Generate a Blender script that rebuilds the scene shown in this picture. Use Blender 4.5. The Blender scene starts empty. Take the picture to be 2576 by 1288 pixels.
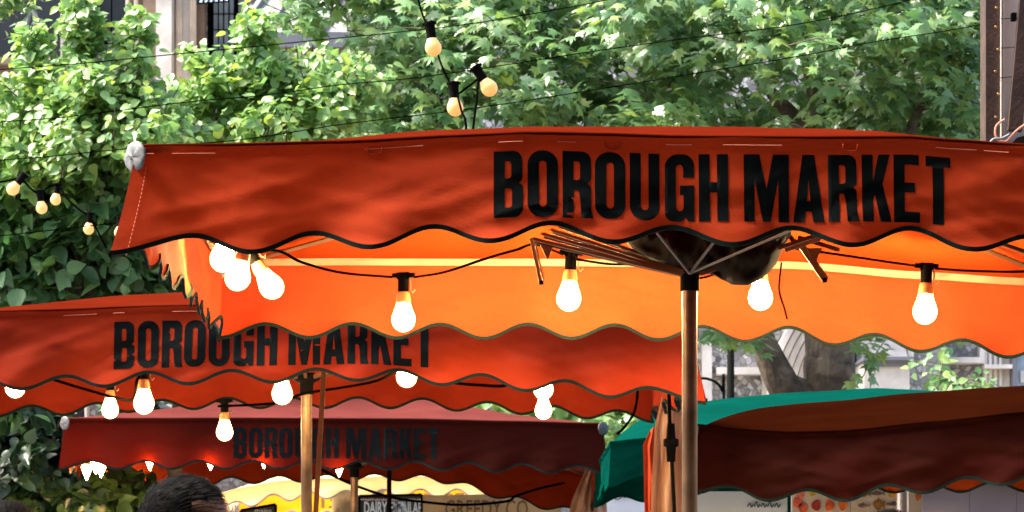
import bpy, bmesh, math, random
import numpy as np
from mathutils import Vector, Matrix, noise

R = math.radians
scene = bpy.context.scene
COL = scene.collection

# ------------------------------------------------------------------ camera, world, sun, exposure
F = 8100.0          # focal length in units of the 2576-wide view
HY = 1540.0         # height of the eye line in that view
CAMZ = 1.35
cam_d = bpy.data.cameras.new('camera')
cam = bpy.data.objects.new('camera', cam_d)
COL.objects.link(cam)
cam.location = (0, 0, CAMZ)
cam.rotation_euler = (R(90), 0, 0)
cam_d.sensor_width = 36
cam_d.lens = 36 * F / 2576
cam_d.shift_y = (HY - 644) / 2576
cam_d.clip_end = 500
cam_d.dof.use_dof = True
cam_d.dof.focus_distance = 8.6
cam_d.dof.aperture_fstop = 22
scene.camera = cam

SUN_EL, SUN_AZ = R(56), R(-84)      # azimuth clockwise from +Y
world = bpy.data.worlds.new('World')
scene.world = world
world.use_nodes = True
wn = world.node_tree.nodes
wl = world.node_tree.links
bg = wn['Background']
sky = wn.new('ShaderNodeTexSky')
sky.sky_type = 'NISHITA'
sky.sun_disc = False
sky.sun_elevation = SUN_EL
sky.sun_rotation = SUN_AZ
sky.dust_density = 5
sky.air_density = 1.0
wl.new(sky.outputs[0], bg.inputs[0])
bg.inputs[1].default_value = 0.15
sl = bpy.data.lights.new('sun', 'SUN')
sl.energy = 3.7
sl.angle = R(16)
sl.color = (1, 0.94, 0.82)
sun = bpy.data.objects.new('sun', sl)
COL.objects.link(sun)
sd = Vector((math.sin(SUN_AZ) * math.cos(SUN_EL), math.cos(SUN_AZ) * math.cos(SUN_EL), math.sin(SUN_EL)))
sun.rotation_euler = sd.to_track_quat('Z', 'Y').to_euler()
sun.location = (0, 0, 20)
scene.view_settings.view_transform = 'Standard'
scene.view_settings.look = 'None'
scene.view_settings.exposure = 1.8
scene.view_settings.gamma = 1
scene.render.engine = 'CYCLES'
scene.cycles.use_denoising = True
scene.cycles.max_bounces = 8
scene.cycles.diffuse_bounces = 4
scene.cycles.transmission_bounces = 4
scene.cycles.sample_clamp_indirect = 6

# ------------------------------------------------------------------ helpers
def P(u, v, d):
    """a point d metres away seen at u, v"""
    return Vector(((u - 1288) * d / F, d, CAMZ + (HY - v) * d / F))

def tag(o, label=None, cat=None, group=None, kind=None):
    if label: o['label'] = label
    if cat: o['category'] = cat
    if group: o['group'] = group
    if kind: o['kind'] = kind
    return o

def thing(name, loc, label, cat, group=None):
    o = bpy.data.objects.new(name, None)
    COL.objects.link(o)
    o.location = loc
    o.empty_display_size = 0.2
    return tag(o, label, cat, group)

class MB:
    def __init__(s): s.v = []; s.f = []; s.m = []
    def add(s, vs, fs, mi=0):
        b = len(s.v)
        s.v += [tuple(v) for v in vs]
        s.f += [tuple(b + i for i in f) for f in fs]
        s.m += [mi] * len(fs)
    def box(s, lo, hi, mi=0, rot=None, c=None):
        vs = [Vector((x, y, z)) for x in (lo[0], hi[0]) for y in (lo[1], hi[1]) for z in (lo[2], hi[2])]
        if rot is not None: vs = [rot @ (v - c) + c for v in vs]
        s.add(vs, [(0,1,3,2),(4,6,7,5),(0,4,5,1),(2,3,7,6),(0,2,6,4),(1,5,7,3)], mi)
    def tube(s, pts, r, n=8, mi=0, caps=True):
        pts = [Vector(p) for p in pts]
        rs = r if isinstance(r, (list, tuple)) else [r] * len(pts)
        vs = []; fs = []
        up = None
        for i, p in enumerate(pts):
            t = (pts[min(i+1, len(pts)-1)] - pts[max(i-1, 0)]).normalized()
            if up is None:
                up = Vector((0,0,1)) if abs(t.z) < .9 else Vector((1,0,0))
            a = t.cross(up).normalized(); b = a.cross(t).normalized(); up = b
            for k in range(n):
                an = 2*math.pi*k/n
                vs.append(p + (a*math.cos(an) + b*math.sin(an))*rs[i])
        for i in range(len(pts)-1):
            for k in range(n):
                k2 = (k+1) % n
                fs.append((i*n+k, i*n+k2, (i+1)*n+k2, (i+1)*n+k))
        if caps:
            fs.append(tuple(range(n-1, -1, -1))); fs.append(tuple((len(pts)-1)*n+k for k in range(n)))
        s.add(vs, fs, mi)
    def bar(s, a, b, w, h, mi=0):
        a = Vector(a); b = Vector(b); t = (b-a).normalized()
        up = Vector((0,0,1)) if abs(t.z) < .9 else Vector((0,1,0))
        x = t.cross(up).normalized(); z = x.cross(t).normalized()
        vs = [p + x*sx*w/2 + z*sz*h/2 for p in (a, b) for sx, sz in ((-1,-1),(1,-1),(1,1),(-1,1))]
        s.add(vs, [(3,2,1,0),(4,5,6,7),(0,1,5,4),(1,2,6,5),(2,3,7,6),(3,0,4,7)], mi)
    def lathe(s, prof, c=(0,0,0), n=20, mi=0):
        """prof: (radius, z) list"""
        c = Vector(c); vs = []; fs = []
        for r, z in prof:
            for k in range(n):
                an = 2*math.pi*k/n
                vs.append(c + Vector((r*math.cos(an), r*math.sin(an), z)))
        for i in range(len(prof)-1):
            for k in range(n):
                k2 = (k+1) % n
                fs.append((i*n+k, i*n+k2, (i+1)*n+k2, (i+1)*n+k))
        s.add(vs, fs, mi)
    def build(s, name, mats, parent=None, smooth=False, ref=None):
        """ref: origin of the mesh; with a parent, the parent's location"""
        org = Vector(ref) if ref is not None else (Vector(parent.matrix_world.translation) if False else Vector((0,0,0)))
        if parent is not None and ref is None: org = abs_loc(parent)
        me = bpy.data.meshes.new(name)
        me.from_pydata([tuple(Vector(v) - org) for v in s.v], [], s.f)
        if not isinstance(mats, (list, tuple)): mats = [mats]
        for m in mats: me.materials.append(m)
        me.polygons.foreach_set('material_index', s.m)
        if smooth: me.polygons.foreach_set('use_smooth', [True]*len(s.f))
        bm = bmesh.new(); bm.from_mesh(me)
        if smooth != 'open': bmesh.ops.recalc_face_normals(bm, faces=bm.faces)
        bm.to_mesh(me); bm.free()
        o = bpy.data.objects.new(name, me)
        COL.objects.link(o)
        if parent is not None:
            o.parent = parent
            o.location = org - abs_loc(parent)
        else:
            o.location = org
        return o

def abs_loc(o):
    l = Vector(o.location)
    while o.parent is not None:
        o = o.parent; l += Vector(o.location)
    return l

def child(o, parent):
    """parent an object built in world coordinates without moving it"""
    l = Vector(o.location)
    o.parent = parent
    o.location = l - abs_loc(parent)
    return o

def lerp_tab(tab, x):
    """smooth interpolation through (x, y) points, linear outside"""
    if x <= tab[0][0]: return tab[0][1]
    if x >= tab[-1][0]: return tab[-1][1]
    for (x0, y0), (x1, y1) in zip(tab, tab[1:]):
        if x <= x1:
            t = (x-x0)/(x1-x0)
            t = t*t*(3-2*t)*.5 + t*.5
            return y0 + (y1-y0)*t

# ------------------------------------------------------------------ materials
def new_mat(name):
    m = bpy.data.materials.new(name); m.use_nodes = True
    nt = m.node_tree
    b = nt.nodes['Principled BSDF']
    return m, nt, nt.nodes, nt.links, b

def noise_fac(nt, scale, detail=4, coord='Object', rough=.55, vec=None, lo=.35, hi=.65, mscale=None):
    n = nt.nodes; l = nt.links
    tc = n.new('ShaderNodeTexCoord')
    src = tc.outputs[coord]
    if mscale:
        mp = n.new('ShaderNodeMapping'); mp.inputs['Scale'].default_value = mscale
        l.new(src, mp.inputs[0]); src = mp.outputs[0]
    nz = n.new('ShaderNodeTexNoise')
    nz.inputs['Scale'].default_value = scale
    nz.inputs['Detail'].default_value = detail
    nz.inputs['Roughness'].default_value = rough
    l.new(src, nz.inputs['Vector'])
    mr = n.new('ShaderNodeMapRange')
    mr.inputs[1].default_value = lo; mr.inputs[2].default_value = hi
    l.new(nz.outputs[0], mr.inputs[0])
    return mr.outputs[0]

def mixcol(nt, fac, a, b):
    m = nt.nodes.new('ShaderNodeMix'); m.data_type = 'RGBA'
    for sock, val in ((m.inputs[0], fac), (m.inputs[6], a), (m.inputs[7], b)):
        if hasattr(val, 'is_output') or isinstance(val, bpy.types.NodeSocket): nt.links.new(val, sock)
        elif isinstance(val, (int, float)): sock.default_value = val
        else: sock.default_value = (*val, 1)
    return m.outputs[2]

def plain(name, col, rough=.6, metal=0, var=.15, scale=6, spec=.5, bump=0, bscale=60):
    m, nt, n, l, b = new_mat(name)
    f = noise_fac(nt, scale)
    c = mixcol(nt, f, tuple(x*(1-var) for x in col), tuple(min(1, x*(1+var)) for x in col))
    l.new(c, b.inputs['Base Color'])
    b.inputs['Roughness'].default_value = rough
    b.inputs['Metallic'].default_value = metal
    b.inputs['Specular IOR Level'].default_value = spec
    if bump:
        nz = n.new('ShaderNodeTexNoise'); nz.inputs['Scale'].default_value = bscale
        tc = n.new('ShaderNodeTexCoord'); l.new(tc.outputs['Object'], nz.inputs['Vector'])
        bp = n.new('ShaderNodeBump'); bp.inputs['Strength'].default_value = bump; bp.inputs['Distance'].default_value = .01
        l.new(nz.outputs[0], bp.inputs['Height']); l.new(bp.outputs[0], b.inputs['Normal'])
    return m

def fabric(name, col, col2=None, trans=.35, rough=.9, spec=.06, stain=.5, inner=None, tcol=None):
    """woven canopy cloth: lets lamp light through, with worn and dirty patches"""
    m, nt, n, l, b = new_mat(name)
    f1 = noise_fac(nt, 3.0, 6, lo=.3, hi=.72)
    col2 = col2 or tuple(x*.72 for x in col)
    c = mixcol(nt, f1, col, col2)
    f2 = noise_fac(nt, 9, 8, lo=.62, hi=.8, mscale=(1, 1, 2.2))
    mm = n.new('ShaderNodeMath'); mm.operation = 'MULTIPLY'; mm.inputs[1].default_value = stain
    l.new(f2, mm.inputs[0])
    c = mixcol(nt, mm.outputs[0], c, tuple(x*.45 for x in col))
    if inner:      # brighter base colour underneath: lamp light put into the cloth's inner face
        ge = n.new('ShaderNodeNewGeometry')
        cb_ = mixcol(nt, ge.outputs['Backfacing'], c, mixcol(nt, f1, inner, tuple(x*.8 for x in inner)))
    else: cb_ = c
    l.new(cb_, b.inputs['Base Color'])
    b.inputs['Roughness'].default_value = rough
    b.inputs['Specular IOR Level'].default_value = spec
    tc = n.new('ShaderNodeTexCoord')
    wz = n.new('ShaderNodeTexNoise'); wz.inputs['Scale'].default_value = 4.5; wz.inputs['Detail'].default_value = 3
    wz.inputs['Distortion'].default_value = .1
    l.new(tc.outputs['Object'], wz.inputs['Vector'])
    wv = n.new('ShaderNodeTexNoise'); wv.inputs['Scale'].default_value = 220; wv.inputs['Detail'].default_value = 2
    l.new(tc.outputs['Object'], wv.inputs['Vector'])
    b1 = n.new('ShaderNodeBump'); b1.inputs['Strength'].default_value = .28; b1.inputs['Distance'].default_value = .03
    l.new(wz.outputs[0], b1.inputs['Height'])
    b2 = n.new('ShaderNodeBump'); b2.inputs['Strength'].default_value = .25; b2.inputs['Distance'].default_value = .002
    l.new(wv.outputs[0], b2.inputs['Height']); l.new(b1.outputs[0], b2.inputs['Normal'])
    l.new(b2.outputs[0], b.inputs['Normal'])
    tr = n.new('ShaderNodeBsdfTranslucent')
    gm = n.new('ShaderNodeGamma'); gm.inputs[1].default_value = 1.15   # light that has crossed the dyed cloth comes out deeper
    l.new(mixcol(nt, f1, tcol, tuple(x*.8 for x in tcol)) if tcol else c, gm.inputs[0]); l.new(gm.outputs[0], tr.inputs[0]); l.new(b1.outputs[0], tr.inputs[1])
    mx = n.new('ShaderNodeMixShader'); mx.inputs[0].default_value = trans
    l.new(b.outputs[0], mx.inputs[1]); l.new(tr.outputs[0], mx.inputs[2])
    l.new(mx.outputs[0], n['Material Output'].inputs[0])
    return m

def emit_mat(name, col, strength, base=(.9,.85,.75)):
    m, nt, n, l, b = new_mat(name)
    b.inputs['Base Color'].default_value = (*base, 1)
    b.inputs['Roughness'].default_value = .3
    b.inputs['Emission Color'].default_value = (*col, 1)
    b.inputs['Emission Strength'].default_value = strength
    if strength > 5:      # frosted glass dims edge on; the amber rim stands in for a halo
        lw = n.new('ShaderNodeLayerWeight'); lw.inputs[0].default_value = .5
        mr = n.new('ShaderNodeMapRange'); mr.interpolation_type = 'SMOOTHSTEP'
        mr.inputs[1].default_value = .38; mr.inputs[2].default_value = .66; mr.inputs[3].default_value = strength; mr.inputs[4].default_value = .38
        l.new(lw.outputs['Facing'], mr.inputs[0]); l.new(mr.outputs[0], b.inputs['Emission Strength'])
        l.new(mixcol(nt, lw.outputs['Facing'], col, (1, .45, .08)), b.inputs['Emission Color'])
    f = noise_fac(nt, 8)   # frosted glass, faintly uneven
    c = mixcol(nt, f, base, tuple(x*.96 for x in base)); l.new(c, b.inputs['Base Color'])
    return m

def leaf_mat(name, ca, cb, cc, trans=.3, rough=.38):
    m, nt, n, l, b = new_mat(name)
    ge = n.new('ShaderNodeNewGeometry')
    cr = n.new('ShaderNodeValToRGB')
    cr.color_ramp.elements[0].color = (*ca, 1); cr.color_ramp.elements[1].color = (*cc, 1)
    e = cr.color_ramp.elements.new(.55); e.color = (*cb, 1)
    l.new(ge.outputs['Random Per Island'], cr.inputs[0])
    f = noise_fac(nt, 18, 3)
    c = mixcol(nt, f, cr.outputs[0], cb)
    mm = nt.nodes.new('ShaderNodeMix'); mm.data_type = 'RGBA'; mm.inputs[0].default_value = .35
    l.new(cr.outputs[0], mm.inputs[6]); l.new(c, mm.inputs[7])
    c = mm.outputs[2]
    l.new(c, b.inputs['Base Color'])
    b.inputs['Roughness'].default_value = rough
    b.inputs['Specular IOR Level'].default_value = .6
    tr = n.new('ShaderNodeBsdfTranslucent')
    hs = n.new('ShaderNodeHueSaturation'); hs.inputs['Hue'].default_value = .485; hs.inputs['Saturation'].default_value = 1.15; hs.inputs['Value'].default_value = 1.5
    l.new(c, hs.inputs['Color']); l.new(hs.outputs[0], tr.inputs[0])
    mx = n.new('ShaderNodeMixShader'); mx.inputs[0].default_value = trans
    l.new(b.outputs[0], mx.inputs[1]); l.new(tr.outputs[0], mx.inputs[2])
    l.new(mx.outputs[0], n['Material Output'].inputs[0])
    return m

M = {}
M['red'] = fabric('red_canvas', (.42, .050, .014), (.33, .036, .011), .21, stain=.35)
M['red_dim'] = fabric('dimmed_red_canvas', (.25, .025, .007), (.17, .014, .005), .15, stain=.5)  # darker copy of the red cloth; weaker lamp light put into its colour
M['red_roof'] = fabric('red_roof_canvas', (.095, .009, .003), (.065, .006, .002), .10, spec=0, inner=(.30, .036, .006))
M['red_dark'] = fabric('shade_darkened_red_canvas', (.030, .0046, .0028), (.022, .0034, .0022), .28, spec=.05, inner=(.16, .018, .004), tcol=(.12, .009, .0015))  # red cloth of a shaded stall, the shade put into its outer colour
M['maroon'] = fabric('shade_darkened_maroon_canvas', (.025, .0028, .0013), (.014, .0017, .001), .14, spec=.05, inner=(.30, .04, .006))  # outer colour darkened to carry the shade over the right-hand stall
M['pink_roof'] = fabric('faded_sky_sheen_canvas', (.125, .030, .026), (.09, .022, .02), .10, spec=0)  # faded red with a pale sky sheen put into the pink
M['dark_roof'] = fabric('dark_red_roof_canvas', (.015, .0026, .0008), (.010, .0017, .0006), .10, spec=0)  # one dark red cloth for the right-hand stall's roof
M['teal'] = fabric('teal_canvas', (.001, .050, .037), (.001, .036, .027), .20, spec=0)
M['cream'] = fabric('cream_canvas', (.88, .72, .42), (.85, .66, .36), .5, stain=.2)
M['yellow'] = fabric('yellow_canvas', (.80, .36, .02), (.75, .30, .015), .4, stain=.2)
M['tarp'] = fabric('dark_brown_tarpaulin', (.022, .013, .007), (.012, .008, .005), .02, rough=.8)
M['hem'] = plain('dark_green_binding', (.007, .015, .014), .9, spec=.05)
M['print'] = plain('black_print', (.004, .006, .0065), .9, spec=.04)
M['thread'] = plain('pale_thread', (.55, .22, .15), .8)
M['webbing'] = plain('cream_webbing', (.27, .205, .13), .9, spec=.05)
M['webtext'] = plain('faded_webbing_print', (.17, .11, .06), .9, spec=.05)
M['steel'] = plain('galvanised_steel', (.17, .11, .07), .42, .9, .35, 9)
M['wood'] = plain('brown_wood', (.10, .035, .014), .6, bump=.2, spec=.2)
M['alu'] = plain('dull_aluminium', (.30, .17, .07), .45, .8)
M['black'] = plain('black_plastic', (.003, .0028, .0025), .8, spec=.06)
M['rubber'] = plain('black_rubber', (.0015, .0015, .0014), 1.0, spec=.0)
M['cap'] = plain('grey_vinyl_cap', (.19, .20, .215), .45, 0, .1)
M['capdark'] = plain('dark_vinyl_cap', (.10, .09, .09), .45, 0, .1)
M['collar'] = plain('amber_bulb_collar', (.75, .42, .14), .5)
M['bulb'] = emit_mat('lit_frosted_bulb', (1, .77, .36), 270)
M['bulb2'] = emit_mat('lit_frosted_bulb_smaller_stall', (1, .70, .32), 85)
M['bulb3'] = emit_mat('lit_candle_bulb', (1, .60, .24), 110)
M['dimbulb'] = emit_mat('dim_amber_bulb', (1, .50, .13), 0.25, (.6, .4, .18))
M['stone'] = plain('pale_limestone', (.78, .70, .60), .85, 0, .25, 2.5, bump=.4, bscale=12)
M['stone2'] = plain('brown_limestone', (.26, .19, .14), .85, 0, .35, 2.0, bump=.4, bscale=12)
M['slate'] = plain('grey_lead_roof', (.20, .20, .22), .6, 0, .2, 2)
M['glass'] = plain('leaded_glass', (.42, .52, .60), .5, 0, .3, 3)
M['darkvoid'] = plain('dark_window_glass', (.02, .02, .022), .3)
M['iron'] = plain('brown_painted_iron', (.055, .028, .016), .55, 0, .35, 9, bump=.3)
M['ironpale'] = plain('cream_painted_iron', (.86, .74, .62), .55, 0, .12, 6)
M['skin'] = plain('skin', (.50, .25, .14), .5)
M['hair'] = plain('black_hair', (.003, .0022, .002), .65, spec=.06)
M['cloth'] = plain('navy_cloth', (.03, .035, .05), .85)
M['paper'] = plain('cream_poster_paper', (.70, .55, .42), .7, var=.06)
M['white'] = plain('white_banner', (.72, .75, .78), .7, var=.05)
M['slateboard'] = plain('chalkboard', (.018, .022, .025), .7)
M['chalk'] = plain('chalk', (.42, .50, .54), .8)
M['khaki'] = plain('khaki_banner', (.32, .23, .11), .8)
M['inkbrown'] = plain('brown_ink', (.10, .05, .015), .7)
M['inkblue'] = plain('slate_ink', (.05, .08, .12), .7)
M['wallgrey'] = plain('lilac_grey_panel', (.24, .20, .21), .7, var=.1, scale=2)
M['leafplane'] = leaf_mat('plane_leaves', (.078, .18, .066), (.15, .28, .11), (.27, .37, .09), .27, rough=.28)
M['leafdeep'] = leaf_mat('deep_green_leaves', (.045, .12, .045), (.09, .21, .075), (.17, .30, .08), .30, rough=.5)
M['leaflime'] = leaf_mat('lime_leaves', (.12, .25, .09), (.20, .36, .11), (.34, .44, .10), .38)

M['leafivyshade'] = leaf_mat('ivy_leaves_painted_shade', (.008, .024, .010), (.018, .05, .018), (.075, .15, .04), .2)  # shade beneath the umbrellas put into a darker leaf colour
def flint():
    m, nt, n, l, b = new_mat('flint_wall')
    tc = n.new('ShaderNodeTexCoord')
    vo = n.new('ShaderNodeTexVoronoi'); vo.inputs['Scale'].default_value = 17
    l.new(tc.outputs['Object'], vo.inputs['Vector'])
    cr = n.new('ShaderNodeValToRGB')
    cr.color_ramp.elements[0].color = (.14, .135, .14, 1); cr.color_ramp.elements[1].color = (.80, .78, .75, 1)
    cr.color_ramp.elements.new(.5).color = (.36, .35, .35, 1)
    sp = n.new('ShaderNodeSeparateColor'); l.new(vo.outputs['Color'], sp.inputs[0])
    l.new(sp.outputs[0], cr.inputs[0])
    ed = n.new('ShaderNodeTexVoronoi'); ed.feature = 'DISTANCE_TO_EDGE'; ed.inputs['Scale'].default_value = 17
    l.new(tc.outputs['Object'], ed.inputs['Vector'])
    mr = n.new('ShaderNodeMapRange'); mr.inputs[2].default_value = .12; l.new(ed.outputs[0], mr.inputs[0])
    c = mixcol(nt, mr.outputs[0], (.30, .27, .24), cr.outputs[0])
    l.new(c, b.inputs['Base Color']); b.inputs['Roughness'].default_value = .7
    bp = n.new('ShaderNodeBump'); bp.inputs['Strength'].default_value = .6; bp.inputs['Distance'].default_value = .03
    l.new(mr.outputs[0], bp.inputs['Height']); l.new(bp.outputs[0], b.inputs['Normal'])
    return m
M['flint'] = flint()

def bark():
    m, nt, n, l, b = new_mat('plane_bark')
    f = noise_fac(nt, 7, 3, lo=.42, hi=.58)
    c = mixcol(nt, f, (.06, .042, .028), (.17, .13, .09))
    f2 = noise_fac(nt, 3.2, 3, lo=.5, hi=.6)
    c = mixcol(nt, f2, c, (.055, .04, .028))
    l.new(c, b.inputs['Base Color']); b.inputs['Roughness'].default_value = .85
    nz = n.new('ShaderNodeTexNoise'); nz.inputs['Scale'].default_value = 25
    bp = n.new('ShaderNodeBump'); bp.inputs['Strength'].default_value = .5; bp.inputs['Distance'].default_value = .03
    l.new(nz.outputs[0], bp.inputs['Height']); l.new(bp.outputs[0], b.inputs['Normal'])
    return m
M['bark'] = bark()

def paving():
    m, nt, n, l, b = new_mat('stone_paving')
    tc = n.new('ShaderNodeTexCoord')
    br = n.new('ShaderNodeTexBrick'); br.inputs['Scale'].default_value = 1.5
    br.inputs['Color1'].default_value = (.16, .15, .14, 1); br.inputs['Color2'].default_value = (.22, .20, .18, 1)
    br.inputs['Mortar'].default_value = (.07, .065, .06, 1)
    l.new(tc.outputs['Object'], br.inputs['Vector']); l.new(br.outputs[0], b.inputs['Base Color'])
    b.inputs['Roughness'].default_value = .7
    return m
M['paving'] = paving()

# ------------------------------------------------------------------ ground
g = MB(); g.add([(-150,-100,0),(150,-100,0),(150,250,0),(-150,250,0)], [(0,1,2,3)])
tag(g.build('ground', M['paving']), kind='structure')

# ------------------------------------------------------------------ lettering of the stalls
def fillet(pts, seg=6):
    out = []
    n = len(pts)
    for i, (x, y, r) in enumerate(pts):
        if r <= 0: out.append((x, y)); continue
        p = Vector((x, y)); a = Vector(pts[i-1][:2]) - p; b = Vector(pts[(i+1) % n][:2]) - p
        ang = a.angle(b)
        t = min(r/math.tan(ang/2), a.length*.5, b.length*.5); rr = t*math.tan(ang/2)
        a.normalize(); b.normalize()
        p0 = p + a*t; p1 = p + b*t
        c = p + (a+b).normalized()*(rr/math.sin(ang/2))
        a0 = p0 - c; a1 = p1 - c
        th = a0.angle_signed(a1)
        for k in range(seg+1):
            q = a0.copy(); q.rotate(Matrix.Rotation(-th*k/seg, 2)); out.append((c.x+q.x, c.y+q.y))
    return out

GL = {
 'B': (74, [[(0,0,0),(74,0,24),(74,84,14),(62,90,2),(72,96,14),(72,172,24),(0,172,0)], [(28,26,0),(46,26,8),(46,76,8),(28,76,0)], [(28,102,0),(44,102,8),(44,146,8),(28,146,0)]]),
 'O': (77, [[(0,0,36),(77,0,36),(77,172,36),(0,172,36)], [(29,27,9),(48,27,9),(48,145,9),(29,145,9)]]),
 'R': (76, [[(0,0,0),(28,0,0),(28,72,0),(40,72,7),(44,50,0),(47,0,0),(77,0,0),(72,22,6),(72,82,14),(61,88,2),(72,96,14),(72,172,24),(0,172,0)], [(28,98,0),(44,98,8),(44,146,8),(28,146,0)]]),
 'U': (75, [[(0,172,0),(0,0,36),(75,0,36),(75,172,0),(47,172,0),(47,27,9),(28,27,9),(28,172,0)]]),
 'G': (74, [[(74,112,0),(74,172,34),(0,172,34),(0,0,32),(44,0,10),(53,13,2),(57,0,0),(74,0,0),(74,92,0),(38,92,0),(38,68,0),(47,68,0),(47,27,9),(28,27,9),(28,145,9),(46,145,9),(46,112,0)]]),
 'H': (74, [[(0,0,0),(28,0,0),(28,74,0),(46,74,0),(46,0,0),(74,0,0),(74,172,0),(46,172,0),(46,100,0),(28,100,0),(28,172,0),(0,172,0)]]),
 'M': (114, [[(0,0,0),(27,0,0),(27,108,0),(47,0,0),(67,0,0),(87,108,0),(87,0,0),(114,0,0),(114,172,0),(74,172,0),(57,84,0),(40,172,0),(0,172,0)]]),
 'A': (78, [[(0,0,0),(28,0,0),(32,28,0),(46,28,0),(50,0,0),(78,0,0),(54,172,0),(24,172,0)], [(35,54,0),(43,54,0),(39,108,0)]]),
 'K': (72, [[(0,0,0),(28,0,0),(28,56,0),(33,70,0),(45,0,0),(74,0,0),(52,98,0),(71,172,0),(42,172,0),(28,106,0),(28,172,0),(0,172,0)]]),
 'E': (66, [[(0,0,0),(66,0,0),(66,27,0),(28,27,0),(28,76,0),(54,76,0),(54,101,0),(28,101,0),(28,146,0),(64,146,0),(64,172,0),(0,172,0)]]),
 'T': (62, [[(17,0,0),(45,0,0),(45,146,0),(62,146,0),(62,172,0),(0,172,0),(0,146,0),(17,146,0)]]),
}
XS = [('B',0),('O',85),('R',173),('O',254),('U',342),('G',430),('H',515),('M',628),('A',752),('R',840),('K',925),('E',1005),('T',1086)]

def curve_to_mesh(cu):
    o = bpy.data.objects.new('tmp', cu); COL.objects.link(o)
    dg = bpy.context.evaluated_depsgraph_get()
    me = bpy.data.meshes.new_from_object(o.evaluated_get(dg))
    bpy.data.objects.remove(o)
    return me

def lettering_mesh():
    cu = bpy.data.curves.new('letters', 'CURVE'); cu.dimensions = '2D'; cu.fill_mode = 'BOTH'
    for ch, x0 in XS:
        for loop in GL[ch][1]:
            pts = fillet(loop)
            sp = cu.splines.new('POLY'); sp.points.add(len(pts)-1)
            for p, (x, y) in zip(sp.points, pts): p.co = ((x+x0)/1000, y/1000, 0, 1)
            sp.use_cyclic_u = True
    me = curve_to_mesh(cu)
    bm = bmesh.new(); bm.from_mesh(me)
    for i in range(1, 116):
        bmesh.ops.bisect_plane(bm, geom=bm.verts[:]+bm.edges[:]+bm.faces[:], plane_co=(i*.01, 0, 0), plane_no=(1,0,0))
    for i in range(1, 9):
        bmesh.ops.bisect_plane(bm, geom=bm.verts[:]+bm.edges[:]+bm.faces[:], plane_co=(0, i*.02, 0), plane_no=(0,1,0))
    bmesh.ops.triangulate(bm, faces=bm.faces[:])
    vs = [tuple(v.co) for v in bm.verts]; fs = [tuple(v.index for v in f.verts) for f in bm.faces]
    bm.free()
    return vs, fs
LET_V, LET_F = lettering_mesh()

def text_flat(txt, size, mapf, name, mat, parent, bold=.0, sx=1.0):
    """small writing laid on a surface: mapf(x, y) -> world point"""
    cu = bpy.data.curves.new('t', 'FONT'); cu.body = txt; cu.size = size; cu.offset = bold; cu.resolution_u = 2
    me = curve_to_mesh(cu)
    b = MB(); b.add([mapf(v.co.x*sx, v.co.y) for v in me.vertices], [tuple(p.vertices) for p in me.polygons])
    return b.build(name, mat, parent, smooth=False)

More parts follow.
